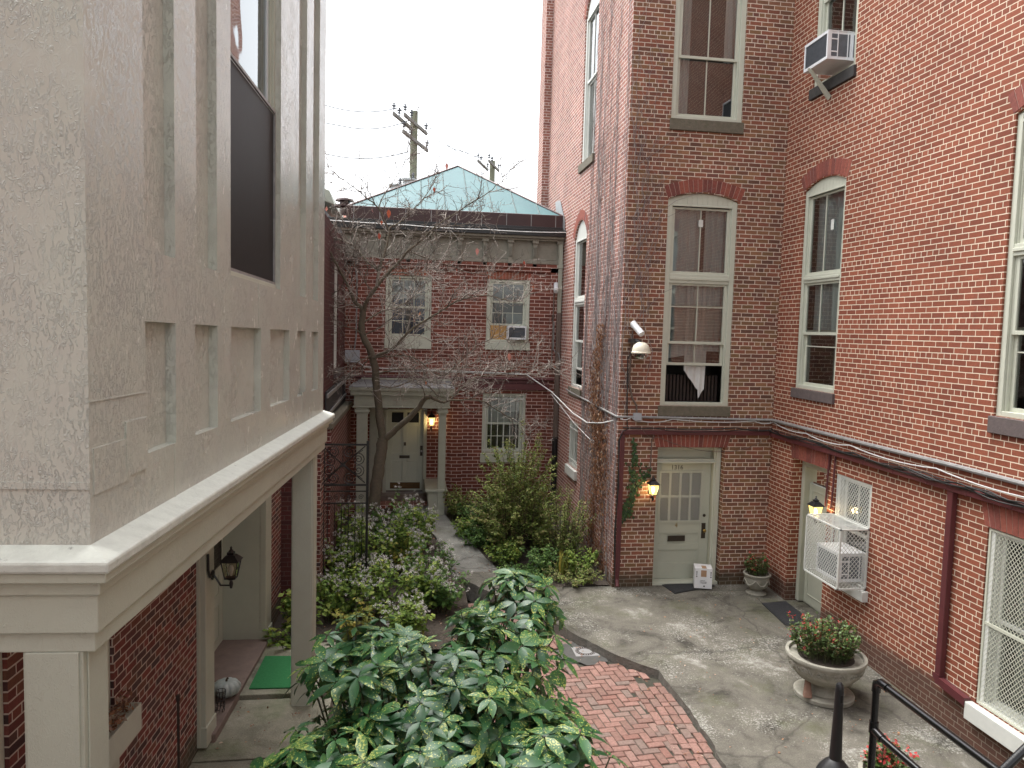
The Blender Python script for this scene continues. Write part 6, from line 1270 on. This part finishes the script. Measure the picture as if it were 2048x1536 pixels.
# ------------------------------------------------------------------ spotted laurel in the foreground
au = thing('spotted_laurel', 'big glossy dark green shrub with yellow-flecked leaves in the foreground', 'shrub', (.3, 4.6, -.42)); rn = random.Random(41)
lf_ = MB(); sm_ = MB(); root = Vector((.3, 4.6, -.42))
def rosette(c, ax, n, L0, ring):
    ax = ax.normalized(); e1 = ax.orthogonal().normalized(); e2 = ax.cross(e1); a0 = rn.uniform(0, 2*PI)
    for i in range(n):
        a = a0+2*PI*i/n+rn.uniform(-.25, .25); out = e1*math.cos(a)+e2*math.sin(a); el = rn.uniform(-.25, .35)-.18*ring
        d = (out+ax*el); L_ = L0*rn.uniform(.75, 1.2); n_ = (ax-out*el*.7+rv(rn)*.22)
        plant_foliage(lf_, c+out*.012-ax*.03*ring, d, n_, L_, L_*rn.uniform(.33, .43), min(1, max(0, rn.gauss(.5, .3))), .16, rn.uniform(.25, .75), 4)
blobs = [(Vector((.24, 4.40, 1.55)), (.88, 1.16, 1.04), 370, .97), (Vector((.84, 5.45, 2.20)), (.34, .34, .44), 34, .95), (Vector((.80, 3.75, 2.04)), (.38, .36, .34), 34, 1.0), (Vector((-.34, 3.70, 2.06)), (.34, .38, .36), 34, 1.0), (Vector((.66, 4.85, 2.2)), (.42, .4, .36), 24, 1.0), (Vector((-.22, 4.9, 2.14)), (.42, .40, .36), 26, 1.0)]
for (c, R, n, s_) in blobs:
    k = 0
    while k < n:
        v = rv(rn)
        if v.z < -.25: continue
        q = v.copy(); f = (abs(v.x)**2.6+abs(v.y)**2.6+abs(v.z)**2.6)**(-1/2.6); q = v*f
        p = c+Vector((q.x*R[0], q.y*R[1], q.z*R[2]))*rn.uniform(.80, 1.04)
        if noise.noise(p*2.1) < -.34: k += 1; continue
        ax = (Vector((v.x/R[0], v.y/R[1], v.z/R[2])).normalized()*.75+Vector((0, 0, .75))+rv(rn)*.25).normalized()
        s2 = s_*rn.uniform(.72, 1.2); rosette(p, ax, rn.randint(5, 8), .150*s2, 0); rosette(p-ax*.05, ax, rn.randint(3, 5), .145*s_, 1)
        if rn.random() < .6: rosette(p-ax*.12, ax, 4, .145*s_, 1.5)
        m_ = root.lerp(p, .55)+Vector((rn.uniform(-.1, .1), rn.uniform(-.1, .1), .1)); sm_.tube([root+rv(rn)*.1, m_, p-ax*.15, p], [.013, .009, .006, .004], 5); k += 1
for k in range(230):                              # shaded inner leaves
    v = rv(rn); p = Vector((.22, 4.4, 1.35))+Vector((v.x*.62, v.y*.9, v.z*.75)); rosette(p, Vector((v.x*.5, v.y*.5, 1)), 5, .14, .5)
lf_.build('leaves', M['aucuba'], au, smooth=True, sharp=None); sm_.build('stems', M['stem_green'], au, smooth=True)

# ------------------------------------------------------------------ bed plants
def fluff(mb, c, R, n, rn):
    for _ in range(n):
        p = c+rv(rn)*R*rn.random()**.5*Vector((1, 1, .6)).length/1.55; d = rv(rn); plant_foliage(mb, p, d, rv(rn), rn.uniform(.012, .022), .011, rn.random(), .2, 0, 1)
def herb(name, label, cat, pos, n_st, h, spread, lsize, lmat, seed, group=None, flowers=0, dense=16, up=1.0, width=.8, tip=None, stemmat='stem_green', hvar=.35, arch=.25):
    t = thing(name, label, cat, pos, group); rn = random.Random(seed); lf = MB(); st = MB(); fl_ = MB(); pos = Vector(pos)
    for k in range(n_st):
        a = rn.uniform(0, 2*PI); q = spread*math.sqrt(rn.random()); b0 = pos+Vector((q*.55*math.cos(a), q*.55*math.sin(a), 0)); hh = h*rn.uniform(1-hvar, 1.08)*(1-arch*(q/spread)**2)
        tp = pos+Vector((q*1.15*math.cos(a)+rn.gauss(0, .06), q*1.15*math.sin(a)+rn.gauss(0, .06), hh)); md = b0.lerp(tp, .55)+Vector((-.10*q*math.cos(a), -.10*q*math.sin(a), hh*(.07+.35*max(0, arch-.25))))
        pts = [b0, b0.lerp(md, .5), md, md.lerp(tp, .6), tp]; st.tube(pts, [.006, .005, .004, .003, .002], 4)
        for i in range(dense):
            f = rn.uniform(.18, 1.0); j = min(3, int(f*4)); p = pts[j].lerp(pts[j+1], f*4-j); d = rv(rn); d.z = d.z*.35-.05; L_ = lsize*rn.uniform(.6, 1.25)*(1.15-.45*f)
            p = p+Vector((d.x, d.y, 0))*L_*.35; plant_foliage(lf, p, d, Vector((0, 0, up))+rv(rn)*.55, L_, L_*width*rn.uniform(.8, 1.1), min(1, max(0, rn.gauss(.42+.25*(f-.5), .24))), .18, .45, 2)
        if flowers and rn.random() < .85:
            for _ in range(rn.randint(3, flowers+2)):
                c = tp+Vector((rn.gauss(0, .05), rn.gauss(0, .05), rn.gauss(.01, .035))); st.tube([md.lerp(tp, .8), c], .0015, 3); fluff(fl_, c, rn.uniform(.02, .034), 19, rn)
    lf.build('foliage', M[lmat], t); st.build('stems', M[stemmat], t)
    if fl_.v: fl_.build('flower_heads', M['fluff'], t)
    return t
G1 = 'white-flowered plants in the left bed'
sn = [(-1.05, 12.6, 1.05, 'between the bay post and the iron gate'), (-.55, 12.9, 1.25, 'in front of the tree trunk'), (.05, 13.4, 1.15, 'right of the tree trunk'), (.45, 12.6, .95, 'along the left edge of the concrete path'), (-.95, 11.6, .85, 'just behind the bay post'), (-.35, 11.7, .95, 'in the middle of the left bed'),
      (.25, 11.8, .90, 'nearer the brick path'), (.62, 11.9, .62, 'drooping over the brick path corner'), (-.2, 14.3, 1.25, 'behind the tree trunk before the porch'), (.30, 14.6, .85, 'low beside the path before the porch steps'), (-1.0, 13.9, 1.2, 'tall against the garden wall'), (.05, 10.95, .62, 'at the near edge of the left bed')]
for i, (x, y, h, w_) in enumerate(sn):
    lm = 'dark_leaf' if i in (3, 7, 8) else 'snake_leaf'
    herb('flowering_bush', 'leafy bush with faded white flower heads '+w_, 'bush', (x, y, bed_z(y)), 24, h, .40, .095, lm, 100+i, G1, 4, 32)
herb('yellow_bush', 'bush turning yellow at the near left of the bed behind the bay post', 'bush', (-.62, 10.95, -.2), 16, .66, .30, .085, 'yellow_leaf', 140, None, 0, 24)
herb('yellow_bush', 'yellow-green leafy clump in the left bed beside the path', 'bush', (.12, 13.05, .0), 14, .85, .26, .08, 'yellow_leaf', 141, None, 0, 24)
herb('green_bush', 'pale green broad-leaved bush between the porch door and the bay post', 'bush', (-1.42, 10.95, -.2), 18, .95, .28, .115, 'snake_leaf', 142, None, 0, 20)
herb('green_bush', 'low broad-leaved seedling clump at the foot of the porch wall', 'bush', (-1.55, 10.62, -.2), 9, .5, .2, .12, 'snake_leaf', 143, None, 0, 16)
rose = herb('rose_bush', 'big arching olive green shrub below the barred rear window', 'shrub', (2.25, 14.6, .10), 210, 2.45, 1.0, .068, 'rose_leaf', 150, None, 0, 95, width=.62, stemmat='stem_brown', hvar=.5, arch=.75)
herb('rose_bush', 'arching brown-leaved shrub against the vine-covered tower side', 'shrub', (3.05, 13.9, .08), 70, 1.35, .6, .058, 'rose_leaf', 151, None, 0, 64, width=.6, stemmat='stem_brown', hvar=.6)
rb = [(1.18, 16.2, .75, .34, 'rose_leaf', 'dull green bush at the foot of the porch column'), (1.55, 15.5, .60, .36, 'dark_leaf', 'dark leafy clump between the porch column and the arching shrub'), (1.50, 14.55, .48, .34, 'dark_leaf', 'deep green low clump on the right edge of the garden path'), (1.95, 13.7, .50, .36, 'snake_leaf', 'bright green low clump before the arching shrub'),
      (2.55, 13.2, .55, .38, 'dark_leaf', 'dark low clump at the front of the right bed'), (3.2, 13.05, .60, .30, 'snake_leaf', 'light green bush under the vine near the tower corner'), (2.2, 13.0, .26, .40, 'dark_leaf', 'creeping ground plant where the path meets the slab'), (1.25, 15.1, .42, .22, 'snake_leaf', 'small pale green clump beside the bend of the garden path')]
for i, (x, y, h, s_, lm, lab) in enumerate(rb): herb('green_bush', lab, 'bush', (x, y, path_z(y)-.05), int(30*s_/.3), h, s_, .07, lm, 160+i, None, 0, 24)
herb('creeping_plant', 'tangled olive creeper spilling onto the slab by the tower corner', 'plant', (3.05, 12.72, .0), 60, .36, .50, .045, 'rose_leaf', 180, None, 0, 34, width=.6, stemmat='stem_brown', hvar=.6)
t = thing('grass_tuft', 'tuft of yellow grass blades at the front of the right bed', 'grass', (2.85, 12.95, .02)); b = MB(); rn = random.Random(3)
for k in range(70): a = rn.uniform(0, 2*PI); d = Vector((math.cos(a)*rn.uniform(.2, .8), math.sin(a)*rn.uniform(.2, .8), 1)); plant_foliage(b, Vector((2.85, 12.95, .02))+Vector((math.cos(a), math.sin(a), 0))*.05, d, Vector((math.cos(a), math.sin(a), .4)), rn.uniform(.3, .52), .018, rn.random(), .2, 1.1, 4)
b.build('blades', M['yellow_leaf'], t)
b = MB(); rn = random.Random(6)                    # withered plants in the window box
for k in range(230): p = FK(rn.uniform(-3.9, -2.98), .105+rn.uniform(-.05, .05), 1.33+rn.uniform(0, .16)); plant_foliage(b, p, rv(rn), rv(rn), .06, .03, rn.random(), .3, .5, 2)
b.build('foliage', M['dead_leaf'], bpy.data.objects['window_box'])
b = MB(); rn = random.Random(9)                    # fallen leaves
for k in range(750):
    z = None
    r_ = rn.random()
    if r_ < .45: x, y = rn.uniform(-1.6, 1.0), rn.uniform(10.6, 14.5); z = bed_z(y)+.03
    elif r_ < .62: y = rn.uniform(12.6, 16); x = rn.choice((lerp(.85, .3, (y-12.6)/3.4)+.1, 1.5-(y-13)*.15))+rn.uniform(-.15, .2); z = path_z(y)+.008
    elif r_ < .80: y = rn.uniform(7, 12.2); x = rn.uniform(3.6, 6.4); z = path_z(y)+.006
    elif r_ < .92: y = rn.uniform(7, 11.5); x = edge_x(y)-rn.uniform(.03, .5); z = -.176
    else: x, y = rn.uniform(-2.0, -1.0), rn.uniform(7.5, 9.2); z = -.095
    L_ = rn.uniform(.02, .05); plant_foliage(b, Vector((x, y, z)), Vector((rn.uniform(-1, 1), rn.uniform(-1, 1), rn.uniform(-.1, .2))), Vector((0, 0, 1))+rv(rn)*.3, L_, L_*.55, rn.random(), .35, .3, 2)
tag(b.build('leaf_litter', M['dead_leaf']), 'scattered dry leaves and bits on the beds and paving', 'leaf litter', None, 'stuff')
